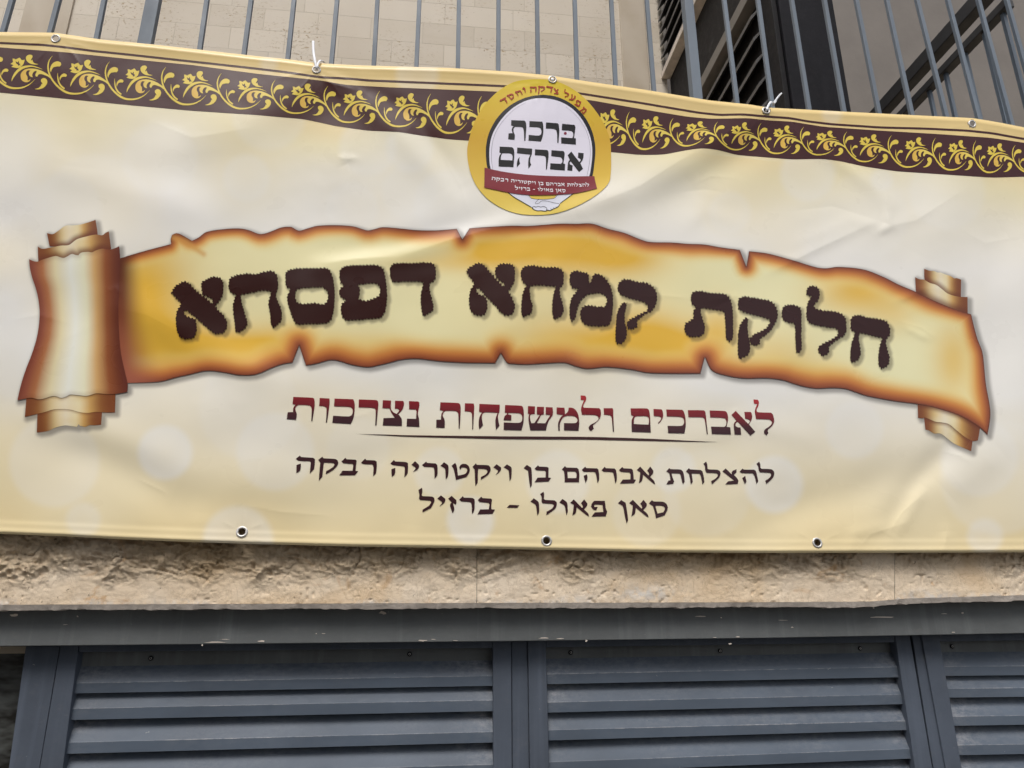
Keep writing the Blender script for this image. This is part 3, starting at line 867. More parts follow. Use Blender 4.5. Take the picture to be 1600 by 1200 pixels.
def fill(rings, space=5.0):       # outline -> triangles with inner points, so that it follows the folds
    pts, edges = [], []
    for r_ in rings:
        b = len(pts); n = len(r_)
        pts += r_; edges += [(b + i, b + (i + 1) % n) for i in range(n)]
    a = np.array(rings[0]); lo, hi = a.min(0), a.max(0)
    gx, gy = np.meshgrid(np.arange(lo[0] + space / 2, hi[0], space), np.arange(lo[1] + space / 2, hi[1], space))
    gx = gx + (np.arange(gx.shape[0]) % 2)[:, None] * space / 2
    gx, gy = gx.ravel(), gy.ravel()
    if len(gx):
        k = inside(gx, gy, rings)
        gx, gy = gx[k], gy[k]
        if len(gx):
            k = rdist(gx, gy, rings) > space * .45
            pts = pts + list(zip(gx[k].tolist(), gy[k].tolist()))
    v, e, f, *_ = delaunay_2d_cdt([Vector(q) for q in pts], edges, [], 0, 1e-5)
    v = np.array([tuple(q) for q in v]); f = np.array([tuple(q) for q in f if len(q) == 3], int)
    ce = v[f].mean(1)
    f = f[inside(ce[:, 0], ce[:, 1], rings)]
    return v, f
class Print:                      # collects filled outlines of one printed part
    def __init__(s): s.v, s.f, s.c, s.n = [], [], [], 0
    def add(s, rings, color, space=5.0):
        v, f = fill(rings, space)
        if not len(f): return s
        s.v.append(v); s.f.append(f + s.n); s.n += len(v)
        c = color(v[:, 0], v[:, 1]) if callable(color) else np.tile(np.asarray(color, float), (len(v), 1))
        s.c.append(c)
        return s
    def build(s, name, parent, layer):
        v = np.vstack(s.v)
        return sheet(name, v[:, 0], v[:, 1], np.vstack(s.f), np.vstack(s.c), parent, layer)
def mixn(a, b, t): return a + (b - a) * np.asarray(t)[..., None]
def sstep(a, b, x):
    t = np.clip((x - a) / (b - a), 0, 1)
    return t * t * (3 - 2 * t)

# ---------- outlines of the parchment scroll
SCROLL = P("640,450 765,410 900,370 1070,325 1066,295 1076,268 1102,257 1130,265 1200,305 1240,285 1290,250 1400,232 1500,228 1560,240 1620,262 1660,258 1710,240 1760,221 1820,218 1845,232 1870,242 1920,228 1980,212 2100,207 2210,215 2260,230 2300,240 2340,232 2390,220 2500,228 2600,238 2720,240 2855,230 2890,296 2935,226 3050,218 3200,211 3300,212 3400,205 3500,198 3600,199 3700,198 3800,230 3900,255 4000,295 4060,312 4200,316 4300,324 4400,328 4500,345 4624,362 4665,466 4682,370 4800,385 4950,425 5100,470 5160,477 5240,468 5400,485 5520,530 5620,580 5720,622 5840,680 5950,725 6070,765 6090,850 6110,920 6140,1000 6152,1100 6162,1200 6188,1350 6188,1420 6172,1518 6120,1470 6000,1400 5850,1350 5730,1325 5600,1308 5420,1275 5350,1252 5280,1230 5200,1225 5100,1228 5020,1215 4950,1195 4900,1178 4800,1165 4650,1165 4550,1150 4450,1115 4405,1030 4378,1135 4200,1135 4050,1130 3940,1110 3790,1095 3670,1105 3600,1090 3530,1068 3400,1072 3300,1078 3200,1074 3170,1068 3130,1008 3095,1070 2900,1067 2750,1058 2600,1042 2500,1050 2440,1066 2380,1080 2300,1095 2200,1080 2080,1050 1980,1072 1912,1085 1870,960 1828,1065 1760,1078 1700,1100 1600,1140 1500,1145 1400,1128 1290,1118 1190,1140 1100,1160 1000,1185 790,1194 640,1200 610,900 610,600", 0, 300, 4)
ROLL = {
 'main': P("182,420 210,432 235,435 260,425 300,412 350,400 375,408 400,412 425,400 450,387 475,395 490,396 505,380 550,374 575,377 600,365 640,354 665,358 690,360 720,350 745,339 750,420 745,600 740,720 742,850 755,1000 780,1120 798,1200 795,1250 720,1262 660,1262 600,1258 570,1268 540,1275 490,1270 440,1266 410,1280 380,1287 350,1276 320,1277 280,1290 240,1296 200,1286 165,1290 108,1302 135,1190 165,1100 200,1010 232,900 246,800 246,720 236,650 220,590 200,530 186,470", 0, 300, 4),
 'top_b': P("236,340 262,355 320,346 380,335 430,331 480,296 540,278 600,266 640,270 660,255 680,246 694,355 660,372 600,380 500,395 400,425 300,430 240,440", 0, 300, 4),
 'top_c': P("293,257 330,263 370,238 410,211 460,208 500,204 550,190 597,174 610,268 600,290 480,310 430,340 310,340", 0, 300, 4),
 'bot_b': P("165,85 240,85 330,65 440,60 540,65 600,55 722,60 718,178 660,178 600,174 570,178 540,181 490,174 440,160 380,156 330,160 280,175 240,185 155,206", 0, 600, 4),
 'bot_c': P("234,175 330,150 440,150 540,170 638,175 632,254 590,258 562,257 545,263 530,268 510,262 500,263 491,250 480,268 455,264 400,260 340,275 310,290 290,295 230,304", 0, 600, 4)}
ROLR = {
 'top_c': P("976,480 1010,492 1040,494 1060,503 1080,503 1100,512 1140,525 1165,540 1180,538 1207,548 1205,670 1100,630 1050,600 990,585 978,545", 1200, 300, 4),
 'top_b': P("920,532 945,545 975,548 1010,568 1050,580 1085,605 1120,633 1160,648 1200,655 1247,656 1248,760 1150,745 1040,700 925,640", 1200, 300, 4),
 'bot_b': P("935,115 1050,135 1200,185 1328,262 1312,352 1280,356 1230,330 1180,290 1128,250 1085,240 1050,236 1010,220 980,208 970,214 938,212", 1200, 600, 4),
 'bot_c': P("974,200 1050,225 1125,238 1170,285 1280,345 1270,420 1215,396 1160,370 1120,340 1085,313 1060,308 1040,310 1005,290 984,286", 1200, 600, 4)}
SCROLL = [rounded(r_, 3.0) for r_ in SCROLL]
ROLL = {k: [rounded(r_, 2.0) for r_ in v] for k, v in ROLL.items()}
ROLR = {k: [rounded(r_, 2.0) for r_ in v] for k, v in ROLR.items()}

# ---------- headline letters
def HL(s, ox, oy): return P(s, ox, oy, 4)
HEAD = [
 HL("1070,628 1082,605 1105,580 1155,558 1180,570 1240,628 1300,675 1325,700 1330,685 1322,668 1300,655 1268,645 1258,600 1262,565 1300,540 1345,530 1385,540 1395,575 1392,640 1375,675 1345,712 1365,740 1395,770 1418,805 1415,850 1395,878 1345,885 1310,862 1240,800 1175,745 1160,738 1150,755 1162,775 1195,785 1222,800 1228,860 1215,905 1170,918 1130,908 1108,870 1100,800 1104,755 1122,715 1132,695 1100,660", 0, 300),
 HL("-165,545 -150,530 -100,515 -60,510 0,512 40,500 75,495 110,498 130,520 138,560 135,605 125,640 135,680 155,725 162,775 150,815 105,848 95,830 88,760 78,700 85,660 97,622 40,614 0,624 -50,632 -97,645 -90,690 -70,760 -55,810 -70,850 -110,875 -130,870 -135,800 -145,720 -138,680 -125,640 -160,625 -172,590", 400, 300),
 HL("186,505 215,485 300,475 400,475 430,472 455,485 475,520 488,590 490,690 480,760 465,800 430,820 340,822 255,826 235,800 210,730 195,665 203,630 215,602 190,590 184,545|300,600 400,595 425,600 445,620 450,660 440,690 415,703 370,695 290,698 260,690 245,655 250,620 268,604", 400, 300),
 HL("524,490 545,468 600,460 740,455 770,460 795,480 810,540 818,620 815,700 800,760 770,785 600,800 560,800 540,780 530,730 540,695 570,680 545,668 525,645 522,620 530,600 555,580 530,572 522,530|640,578 740,570 765,578 775,610 770,648 750,660 690,678 640,668 648,635 648,605", 400, 300),
 HL("838,475 850,455 880,445 960,445 1080,440 1105,448 1120,470 1122,530 1110,558 1085,570 1085,610 1100,670 1108,710 1100,745 1045,776 1035,740 1030,670 1035,620 1047,562 990,560 900,560 860,562 842,540", 400, 300),
 HL("1312,495 1345,465 1395,443 1420,455 1470,510 1548,592 1556,578 1540,562 1512,545 1496,515 1498,475 1515,455 1545,447 1590,450 1612,470 1618,520 1610,570 1592,600 1575,620 1605,670 1618,710 1612,745 1590,765 1550,768 1530,752 1480,695 1435,650 1395,602 1380,600 1380,620 1400,642 1432,655 1445,690 1443,735 1425,765 1380,770 1345,745 1333,700 1336,630 1352,592 1366,575 1345,545", 400, 300),
 HL("57,492 75,470 110,458 200,470 270,470 300,480 320,500 322,540 318,580 300,600 300,640 318,700 322,740 305,775 265,797 255,770 252,700 258,650 275,590 230,585 125,585 110,600 115,660 128,710 122,750 100,768 65,780 58,740 60,680 70,630 90,580 65,560 57,530", 800, 300),
 HL("362,518 375,500 405,493 440,500 470,508 480,530 480,560 485,577 497,550 507,520 530,510 560,520 590,545 615,590 630,650 630,720 622,790 605,835 560,838 470,830 440,810 428,780 428,745 440,720 470,708 540,716 580,715 592,690 590,660 570,638 530,632 480,640 440,665 420,700 405,745 395,790 370,808 362,780 362,710 375,660 400,625 420,605 380,598 362,575", 800, 300),
 HL("662,582 680,555 710,545 780,560 850,572 885,595 905,640 902,690 880,735 845,757 785,800 780,840 745,860 722,845 722,810 745,790 800,765 845,738 850,715 835,695 800,680 720,658 680,640 662,615", 800, 300),
 HL("700,690 720,690 715,715 705,760 705,810 716,860 712,910 690,940 655,950 648,930 650,840 655,770 672,722", 800, 300),
 HL("1118,660 1130,630 1160,618 1240,630 1320,635 1350,650 1372,690 1380,750 1382,850 1380,910 1355,936 1340,920 1335,850 1330,770 1320,745 1260,735 1190,722 1180,740 1190,790 1205,840 1200,880 1180,900 1130,905 1090,890 1078,850 1085,820 1120,800 1134,785 1135,740 1155,712 1125,700", 800, 300),
 HL("1412,700 1420,668 1450,652 1530,665 1605,678 1635,695 1657,735 1660,780 1640,830 1600,880 1552,918 1548,945 1520,958 1490,942 1485,912 1510,892 1565,865 1600,838 1612,815 1602,795 1560,780 1455,752 1418,730", 800, 300),
 HL("1465,787 1478,790 1472,830 1475,880 1485,930 1488,980 1475,1015 1450,1030 1418,1044 1412,1010 1412,930 1418,860 1435,815", 800, 300),
 HL("88,742 100,712 130,704 190,715 207,735 210,800 208,900 210,980 190,1006 175,1000 172,920 168,840 160,822 105,808 88,780", 1200, 300),
 HL("240,617 255,595 285,588 315,600 322,640 310,680 290,702 292,720 310,735 400,745 460,760 485,790 490,850 480,890 440,920 385,960 378,1005 345,1028 320,1005 315,975 340,950 400,920 435,893 440,870 420,850 370,845 280,825 245,800 240,745 247,700 272,655 245,640", 1200, 300),
 HL("518,797 530,775 555,768 630,785 700,795 740,810 760,845 762,890 740,920 740,960 758,1030 755,1070 735,1095 705,1105 692,1080 692,1010 700,960 717,912 680,905 580,880 570,890 570,940 580,1000 570,1040 540,1062 520,1065 515,1030 520,960 530,920 545,875 520,860", 1200, 300)]
def ragged(rings, seed):          # brush-torn edges of the headline letters
    r_ = np.random.default_rng(seed)
    out = []
    for g_ in rings:
        c = np.array(rounded(g_, 1.3, 60))
        t = np.roll(c, -1, 0) - np.roll(c, 1, 0); t /= np.linalg.norm(t, axis=1, keepdims=True) + 1e-9
        nn = np.stack([-t[:, 1], t[:, 0]], 1)
        s_ = np.cumsum(np.linalg.norm(c - np.roll(c, 1, 0), axis=1))
        saw = ((s_ / 5.2 + .35 * np.sin(s_ / 23)) % 1.0) - .5
        top = np.clip(.45 + .9 * np.abs(t[:, 0]), 0, 1)
        c = c + nn * ((saw * 3.7 * top + r_.normal(0, .2, len(c))))[:, None]
        out.append([tuple(q) for q in c])
    return out
HEADJ = [ragged(l_, 60 + i) for i, l_ in enumerate(HEAD)]

# ---------- the cloth itself
banner = empty('vinyl_banner', tuple(W(800, 480, YB)))
tag(banner, 'wide cream vinyl banner with scroll, emblem and Hebrew lettering tied to the railing', 'banner')
GROM_TOP = [(87, 60.5), (494.5, 109), (863, 125), (1197, 172.5), (1519, 193.5)]
GROM_BOT = [(378, 831), (854, 845), (1277, 848)]
BOKEH = [(385, 278, 38, .45), (550, 326, 42, .4), (640, 300, 44, .3), (258, 707, 44, .95), (85, 722, 72, .45), (372, 845, 56, .65), (735, 813, 38, .95), (686, 738, 40, .6), (430, 706, 62, .55),
         (872, 752, 50, .6), (1052, 734, 36, .75), (1210, 757, 46, .95), (1335, 672, 46, .6), (1530, 715, 62, .5), (1539, 838, 29, .65), (1560, 745, 92, .35), (1262, 272, 44, .55), (1378, 281, 18, .6),
         (575, 230, 46, .45), (700, 320, 54, .4), (652, 118, 34, .5), (420, 176, 60, .35), (640, 232, 38, .5), (130, 812, 28, .5), (1105, 770, 70, .25), (1140, 332, 34, .4), (1480, 300, 60, .3), (40, 560, 70, .3),
         (1010, 800, 55, .3), (560, 700, 50, .25), (250, 250, 60, .3), (150, 330, 90, .25), (420, 100, 14, .5), (1420, 205, 20, .0), (1300, 178, 16, .5), (100, 330, 60, .3), (390, 640, 80, .25), (1350, 340, 70, .2)]
CL_T = [0, .05, .14, .22, .34, .60, .72, .82, .92, 1.0]
CL_C = np.array([lin(c) for c in [(209, 184, 126), (208, 184, 128), (213, 203, 168), (214, 208, 190), (214, 211, 204), (214, 212, 206), (213, 207, 191), (212, 202, 175), (211, 198, 163), (209, 192, 150)]])
def cloth_color(x, y):
    t = np.clip((y - TOP(x)) / (BOT(x) - TOP(x)), 0, 1)
    t2 = np.clip(t + .05 * vnoise(x / 130, y / 100, 71) * (t > .12), 0, 1)
    c = np.stack([np.interp(t2, CL_T, CL_C[:, i]) for i in range(3)], -1)
    warm = np.clip(.55 * vnoise(x / 95, y / 80, 72) + .5 * vnoise(x / 230, y / 190, 73), 0, 1) * sstep(.04, .1, t)
    c = mixn(c, lin((212, 198, 160)), warm * .55)
    for bx, by, br, ba in BOKEH:
        d = np.hypot(x - bx, y - by)
        m_ = (1 - sstep(br - 9, br + 6, d)) * ba * .62 * (.7 + .3 * np.clip(d / br, 0, 1))
        c = mixn(c, lin((214, 214, 212)), m_)
    # the soft dark edge that is printed round the scroll
    box = (x > 10) & (x < 1575) & (y > 335) & (y < 715)
    xx, yy = x[box], y[box]
    best = np.full(xx.shape, 99.)
    for rg in [SCROLL[0]] + [v[0] for v in ROLL.values()] + [v[0] for v in ROLR.values()]:
        r3 = [[(a + 3.5, b + 3.5) for a, b in rg[::3]]]
        near = np.where(inside(xx, yy, r3), 0, rdist(xx, yy, r3))
        best = np.minimum(best, near)
    s_ = (1 - sstep(0, 8.5, best)) * .62
    c[box] = mixn(c[box], lin((70, 62, 62)), s_)
    return np.clip(c * PRINT_K, 0, .86)
X, Y, F = grid(-72, 1672, 2.5, TOP, BOT, 320)
cx, cy = X[F].mean(1), Y[F].mean(1)
keep = np.ones(len(F), bool)
for gx, gy in GROM_TOP + GROM_BOT:
    if (gx, gy) != GROM_TOP[2]: keep &= np.hypot(cx - gx, cy - gy) > 6.2
sheet('cloth', X, Y, F[keep], cloth_color(X, Y), banner, 0)

# ---------- brown border with its golden vine
border = empty('border', tuple(W(800, 180, YB)))
put(border, banner)
def band_color(x, y):
    return np.tile(ink(58, 23, 22), (len(x), 1))
X, Y, F = grid(-72, 1672, 2.5, BT, BB, 32)
sheet('border_band', X, Y, F, band_color(X, Y), border, 1)
X, Y, F = grid(-72, 1672, 2.5, lambda q: LINE(q) - 1.6, lambda q: LINE(q) + 1.7, 3)
sheet('border_line', X, Y, F, band_color(X, Y), border, 1)
MO = lambda s: P(s, 90, 80, 13.333)[0]
MOTIF = [
 ('y', rounded(MO("236,370 262,348 288,325 282,290 280,254 312,258 345,275 378,255 420,238 440,258 455,285 490,290 522,282 515,320 505,350 490,385 465,412 440,435 405,453 365,456 325,450 290,440 256,432 275,412 296,396 270,380"), .6, 40)),
 ('b', rounded(MO("338,308 375,338 390,325 398,300 408,335 402,352 440,375 420,382 444,408 408,396 394,418 384,382 352,360"), .6, 40)),
 ('y', rounded(MO("548,262 550,225 580,190 630,178 670,190 683,222 665,255 645,292 652,305 676,282 690,330 720,360 800,382 760,390 700,385 645,372 590,338 560,300"), .6, 50)),
 ('y', rounded(MO("258,745 262,690 280,630 330,540 420,450 520,412 640,405 740,428 830,465 890,497 780,462 680,438 580,445 480,482 390,548 310,650 280,700"), .6, 60)),
 ('o', rounded(MO("440,620 455,560 510,500 600,472 720,476 830,508 930,560 1020,630 1045,690 980,640 900,605 840,590 800,600 775,640 748,642 735,600 762,540 755,520 720,530 690,560 672,610 686,655 640,642 610,600 610,545 637,515 590,508 555,540 550,590 575,640 580,700 570,716 602,720 640,688 620,735 560,760 500,745 455,700"), .6, 60)),
 ('y', stroke(MO("1075,215 1015,310 990,420 1000,530 1045,660 1130,790 1240,900 1380,982 1520,1003 1660,985 1780,930 1865,862 1910,812"), [x / 13.333 for x in (4, 22, 30, 32, 34, 36, 42, 44, 40, 34, 26, 16, 4)], .9)),
 ('y', stroke(MO("1182,570 1184,660 1205,760 1250,840 1320,900"), [x / 13.333 for x in (4, 22, 30, 34, 30)], .9)),
 ('y', rounded(MO("1045,560 1030,490 1060,400 1120,345 1190,330 1245,355 1255,400 1225,438 1180,436 1150,440 1100,455 1065,505"), .6, 50)),
 ('y', rounded(MO("1226,738 1220,680 1250,620 1300,586 1350,595 1369,625 1345,655 1310,650 1270,660 1245,690"), .6, 50)),
 ('y', rounded(MO("722,903 800,880 848,832 862,790 880,812 874,780 850,748 848,705 885,678 930,680 965,710 976,760 955,820 910,870 850,900 780,912"), .6, 50))]
CEN = [-62, 27.5, 119, 207, 295, 381, 464.5, 545.5, 626, 705.5, 785, 862, 944, 1011, 1080, 1150, 1216, 1283, 1351, 1422, 1489, 1549.5, 1612, 1675]
# the vine is mapped into the band: u runs along it, v across it
vine = Print()
GOLD = {'y': (206, 182, 72), 'o': (204, 166, 64), 'b': (66, 44, 30)}
for i in range(len(CEN) - 1):
    sp = (CEN[i + 1] - CEN[i]) / 88.0
    for im, (k_, ring) in enumerate(MOTIF):
        if k_ == 'b': continue
        q = []
        for (mx, my) in ring:
            v_ = (my - BT(mx)) / (BB(mx) - BT(mx))
            xn = CEN[i] + (mx - 118.5) * sp
            q.append((float(xn), float(BT(xn) + v_ * (BB(xn) - BT(xn)))))
        if q[0][0] > 1665 or min(a for a, _ in q) < -70 or max(a for a, _ in q) > 1671: continue
        if k_ == 'o':
            x0_ = CEN[i] + (MO("440,600")[0][0] - 118.5) * sp
            colf = lambda x, y, x0_=x0_, sp=sp: mixn(np.tile(ink(203, 164, 70), (len(x), 1)), ink(208, 186, 86), sstep(2, 26, (x - x0_) / sp))
        else: colf = ink(*GOLD[k_])
        if im == 0:
            h_ = []
            for (mx, my) in MOTIF[1][1]:
                v_ = (my - BT(mx)) / (BB(mx) - BT(mx))
                xn = CEN[i] + (mx - 118.5) * sp
                h_.append((float(xn), float(BT(xn) + v_ * (BB(xn) - BT(xn)))))
            vine.add([q, h_], colf, 3.0)
        else: vine.add([q], colf, 3.0)
vine.build('vine_ornament', border, 2)
# ---------- parchment scroll
scroll = empty('scroll', tuple(W(800, 480, YB)))
put(scroll, banner)
def burnt(c, d):
    stops = [(0, (84, 42, 30)), (1.8, (122, 64, 40)), (6, (144, 78, 44)), (13, (178, 112, 56)), (22, (201, 150, 76)), (36, (210, 184, 112))]
    xs = [p_[0] for p_ in stops]
    e = np.stack([np.interp(d, xs, [lin(p_[1])[i] for p_ in stops]) for i in range(3)], -1)
    return mixn(e, c, sstep(14, 48, d))
YEL = [(225, 450, 70, 85, 1), (250, 540, 80, 50, .8), (320, 548, 75, 34, .7), (400, 548, 65, 32, .75), (455, 540, 60, 34, .6), (760, 388, 60, 26, .8), (880, 385, 110, 48, 1), (985, 402, 60, 28, .7), (690, 412, 90, 15, .35), (900, 545, 95, 44, .9),
       (1005, 530, 60, 48, .9), (1065, 552, 50, 44, 1), (1125, 520, 32, 45, .7), (1210, 565, 65, 44, .6), (1340, 455, 65, 36, 1), (1400, 490, 40, 30, .4), (1490, 562, 32, 60, .75), (1285, 590, 50, 25, .6), (575, 540, 60, 24, .45)]
def scroll_color(x, y):
    ym = np.zeros(len(x))
    for a, b, sx, sy, am in YEL: ym += am * np.exp(-((x - a) / sx) ** 2 - ((y - b) / sy) ** 2)
    ym = ym * .88 + .12 * np.exp(-((x - 330) / 240) ** 2) + .18 * np.exp(-((x - 860) / 220) ** 2)
    c = mixn(np.tile(lin((213, 208, 166)), (len(x), 1)), lin((206, 163, 58)), np.clip(ym, 0, 1))
    d, _ = rdist(x, y, [r_[::2] for r_ in SCROLL]), 0
    low = sstep(-40, 60, y - np.interp(x, [200, 700, 1100, 1550], [470, 450, 470, 570]))
    d = d / (.66 + .34 * low + .16 * vnoise(x / 60, y / 60, 81))
    c = burnt(c, d)
    wd = np.interp(y, [400, 450, 500, 560, 600], [36, 44, 50, 70, 84])
    g0 = np.stack([np.interp(y, [400, 460, 540, 590], [lin(q)[i] for q in [(84, 42, 26), (98, 50, 30), (138, 78, 56), (146, 84, 66)]]) for i in range(3)], -1)  # brown fade beside the roll; its pinkish lower sheen is painted in
    c = mixn(g0, c, sstep(.05, 1, (x - 186) / wd))
    cd, t_ = seg_dist(x, y, [(272, 372), (290, 378), (318, 397)])
    c = mixn(c, lin((190, 140, 70)), .7 * np.exp(-(cd / 4.5) ** 2))
    # printed soft edge under the letters
    best = np.full(len(x), 99.)
    for L_ in HEADJ:
        a = np.array(L_[0]); m_ = (x > a[:, 0].min() - 12) & (x < a[:, 0].max() + 18) & (y > a[:, 1].min() - 12) & (y < a[:, 1].max() + 18)
        if not m_.any(): continue
        r3 = [[(p_ + 4.0, q_ + 4.0) for p_, q_ in g_[::3]] for g_ in L_]
        dd = np.where(inside(x[m_], y[m_], r3), 0, rdist(x[m_], y[m_], r3))
        best[m_] = np.minimum(best[m_], dd)
    c = mixn(c, lin((58, 46, 38)), (1 - sstep(-.5, 4.5, best)) * .56)
    return np.clip(c * PRINT_K, 0, .86)
PR_U = [0, .06, .14, .28, .45, .60, .72, .84, .93, 1]
PR_C = np.array([lin(c) for c in [(118, 60, 48), (132, 74, 54), (156, 100, 64), (206, 194, 156), (216, 216, 204), (214, 210, 180), (192, 152, 98), (132, 76, 46), (104, 54, 36), (88, 42, 34)]])
def roll_color(xl, xr, dark_top=None, strength=1.0):
    small = strength >= .5
    def f(x, y):
        u = np.clip((x - xl(y)) / (xr(y) - xl(y)), 0, 1)
        c = np.stack([np.interp(u, PR_U, PR_C[:, i]) for i in range(3)], -1)
        if small:
            c = mixn(c, lin((196, 160, 84)), .42 + .12 * vnoise(x / 18, y / 9, 88))
            c = mixn(c, lin((108, 56, 32)), sstep(.12, .46, np.abs(u - .5)) * .92)
        if dark_top is not None:
            c = mixn(c, lin((96, 48, 32)), strength * np.clip(dark_top(x, y), 0, 1))
        return np.clip(c * PRINT_K, 0, .86)
    return f
def const(v): return lambda y: np.full(np.shape(y), float(v))
def nearest(rg, reach):           # how near a point is to the sheet that overlaps it
    return lambda x, y: (1 - sstep(0, reach, np.where(inside(x, y, rg), 0, rdist(x, y, [r_[::2] for r_ in rg]))))
Print().add(SCROLL, scroll_color, 2.5).build('parchment', scroll, 3)
lroll = empty('left_roll', tuple(W(115, 500, YB))); lroll.name = 'rolled_end'; put(lroll, scroll)
Print().add(ROLL['main'], roll_color(lambda y: np.interp(y, [405, 430, 450, 475, 500, 525, 550, 575, 600, 625], [46, 48, 56, 60, 62, 59, 51, 42, 34, 27]), lambda y: np.interp(y, [385, 500, 560, 620], [187, 186, 190, 200]),
            lambda x, y: .8 * (1 - sstep(0, 9, np.minimum(x * 0 + rdist(x, y, [r_[::2] for r_ in ROLL['main']]), 30))), .35), 3.6).build('outer_sheet', lroll, 4)
Print().add(ROLL['top_b'], roll_color(const(59), const(174), nearest(ROLL['main'], 12), .8), 3).build('middle_sheet', lroll, 2)
Print().add(ROLL['top_c'], roll_color(const(73), const(153), nearest(ROLL['top_b'], 11), .9), 3).build('inner_sheet', lroll, 1)
Print().add(ROLL['bot_b'], roll_color(const(39), const(180), nearest(ROLL['main'], 5), .5), 3).build('middle_sheet', lroll, 2)
Print().add(ROLL['bot_c'], roll_color(const(57), const(159), nearest(ROLL['bot_b'], 5), .5), 3).build('inner_sheet', lroll, 1)
rroll = empty('rolled_end', tuple(W(1480, 560, YB))); put(rroll, scroll)
Print().add(ROLR['top_b'], roll_color(const(1428), const(1512), nearest(SCROLL, 12), .8), 3).build('middle_sheet', rroll, 2)
Print().add(ROLR['top_c'], roll_color(const(1443), const(1502), nearest(ROLR['top_b'], 10), .8), 3).build('inner_sheet', rroll, 1)
Print().add(ROLR['bot_b'], roll_color(const(1432), const(1530), nearest(SCROLL, 8), .8), 3).build('middle_sheet', rroll, 2)
Print().add(ROLR['bot_c'], roll_color(const(1443), const(1520), nearest(ROLR['bot_b'], 7), .7), 3).build('inner_sheet', rroll, 1)
for a_, b_ in ((0, 5), (5, 10), (10, 16)):
    hl = Print()
    for L_ in HEADJ[a_:b_]: hl.add(L_, ink(44, 17, 14), 2.8)
    hl.build('headline_word', scroll, 6.5)

# ---------- emblem
J = lambda s: P(s, 725, 115, 6.6667)
emb = empty('emblem', tuple(W(842, 230, YB))); put(emb, banner)
OUT = [rounded(J("33,830 38,750 70,620 130,460 220,320 330,205 450,120 560,76 700,60 860,62 960,80 1080,130 1190,200 1290,290 1380,400 1450,510 1500,620 1526,720 1531,830 1532,950 1528,1045 1515,1120 1465,1190 1380,1262 1250,1342 1100,1410 950,1455 800,1472 600,1465 450,1425 330,1365 230,1290 130,1170 70,1040 42,920")[0], 2, 80)]
def gold(x, y):
    t = (y - 124) / 212
    c = np.stack([np.interp(t, [0, .2, .45, .7, 1], [lin(q)[i] for q in [(202, 178, 44), (196, 164, 40), (190, 150, 42), (202, 168, 62), (214, 190, 92)]]) for i in range(3)], -1)
    return np.clip(c * PRINT_K, 0, .86)
Print().add(OUT, gold, 3.5).build('gold_disc', emb, 4)
RING = [rounded(J("245,985 228,850 232,740 260,620 320,500 400,400 500,318 620,258 740,228 850,222 960,240 1080,290 1180,365 1270,470 1330,590 1360,700 1369,800 1360,920 1338,1070 1300,1170 700,1190 300,1090")[0], 2, 40)]
Print().add(RING, ink(14, 12, 22), 5).build('black_ring', emb, 5)
DISC = [rounded(J("278,990 264,870 268,760 290,650 345,540 420,440 520,350 640,285 760,257 850,258 960,278 1060,320 1150,385 1230,480 1290,590 1325,700 1336,800 1330,920 1302,1075 1250,1170 700,1180 320,1080")[0], 2, 40)]
Print().add(DISC, ink(207, 203, 214), 5).build('white_disc', emb, 6)
Print().add([stroke(J("300,1000 285,880 290,770 312,660 365,550 440,455 535,365 640,305")[0], [.35, .55, .5, .45, .4, .3, .25, .2], 2)], ink(120, 118, 130), 6).build('fine_line', emb, 7)
Print().add([stroke(J("1280,1075 1308,920 1316,800 1303,690 1270,590 1210,490 1140,410 1060,345")[0], [.35, .55, .5, .45, .4, .3, .25, .2], 2)], ink(120, 118, 130), 6).build('fine_line', emb, 7)
BIG = ["492,484 630,490 643,505 649,560 640,700 628,700 622,600 615,565 595,557 530,555 515,575 518,610 530,640 525,690 460,684 464,622 505,620 498,580 505,560 520,548 490,540",
 "682,494 815,500 824,530 827,575 826,620 815,670 802,708 672,698 674,638 780,645 800,635 808,605 800,575 780,562 680,556", "855,508 975,517 988,530 993,600 984,724 972,722 968,620 960,590 940,578 852,572",
 "1022,522 1150,534 1160,550 1160,575 1152,630 1146,672 1166,676 1165,740 1012,728 1012,664 1128,672 1138,645 1135,615 1120,600 1018,590",
 "372,760 500,766 518,785 524,840 515,975 360,968 362,890 372,850 388,832 368,820|400,830 387,855 382,898 502,904 506,860 498,840 480,832", "555,770 710,782 706,840 692,880 690,920 700,950 672,990 668,940 675,880 692,845 552,830",
 "580,868 576,900 584,938 550,978 552,930 562,890", "740,788 866,796 879,812 880,870 864,998 854,998 854,900 850,870 835,858 738,850", "912,798 1036,806 1048,825 1048,850 1042,890 1034,936 1054,942 1050,1010 896,998 900,934 1010,940 1024,920 1022,890 1010,872 908,860",
 "1080,850 1118,812 1200,920 1215,905 1212,890 1186,874 1190,822 1246,828 1244,870 1232,905 1212,935 1240,992 1198,1026 1112,915 1100,925 1104,945 1132,958 1128,1014 1076,1008 1082,940 1090,912 1102,898"]
bl = Print()
for b_ in BIG: bl.add([rounded(g_, 1.2, 40) for g_ in J(b_)], ink(12, 10, 12), 5)
bl.build('emblem_lettering', emb, 7)
Print().add([[(883.4 + 2.3 * math.cos(t), 208.3 + 2.3 * math.sin(t)) for t in np.linspace(0, 6.28, 14)[:-1]]], ink(120, 40, 60), 3).build('dot', emb, 7)

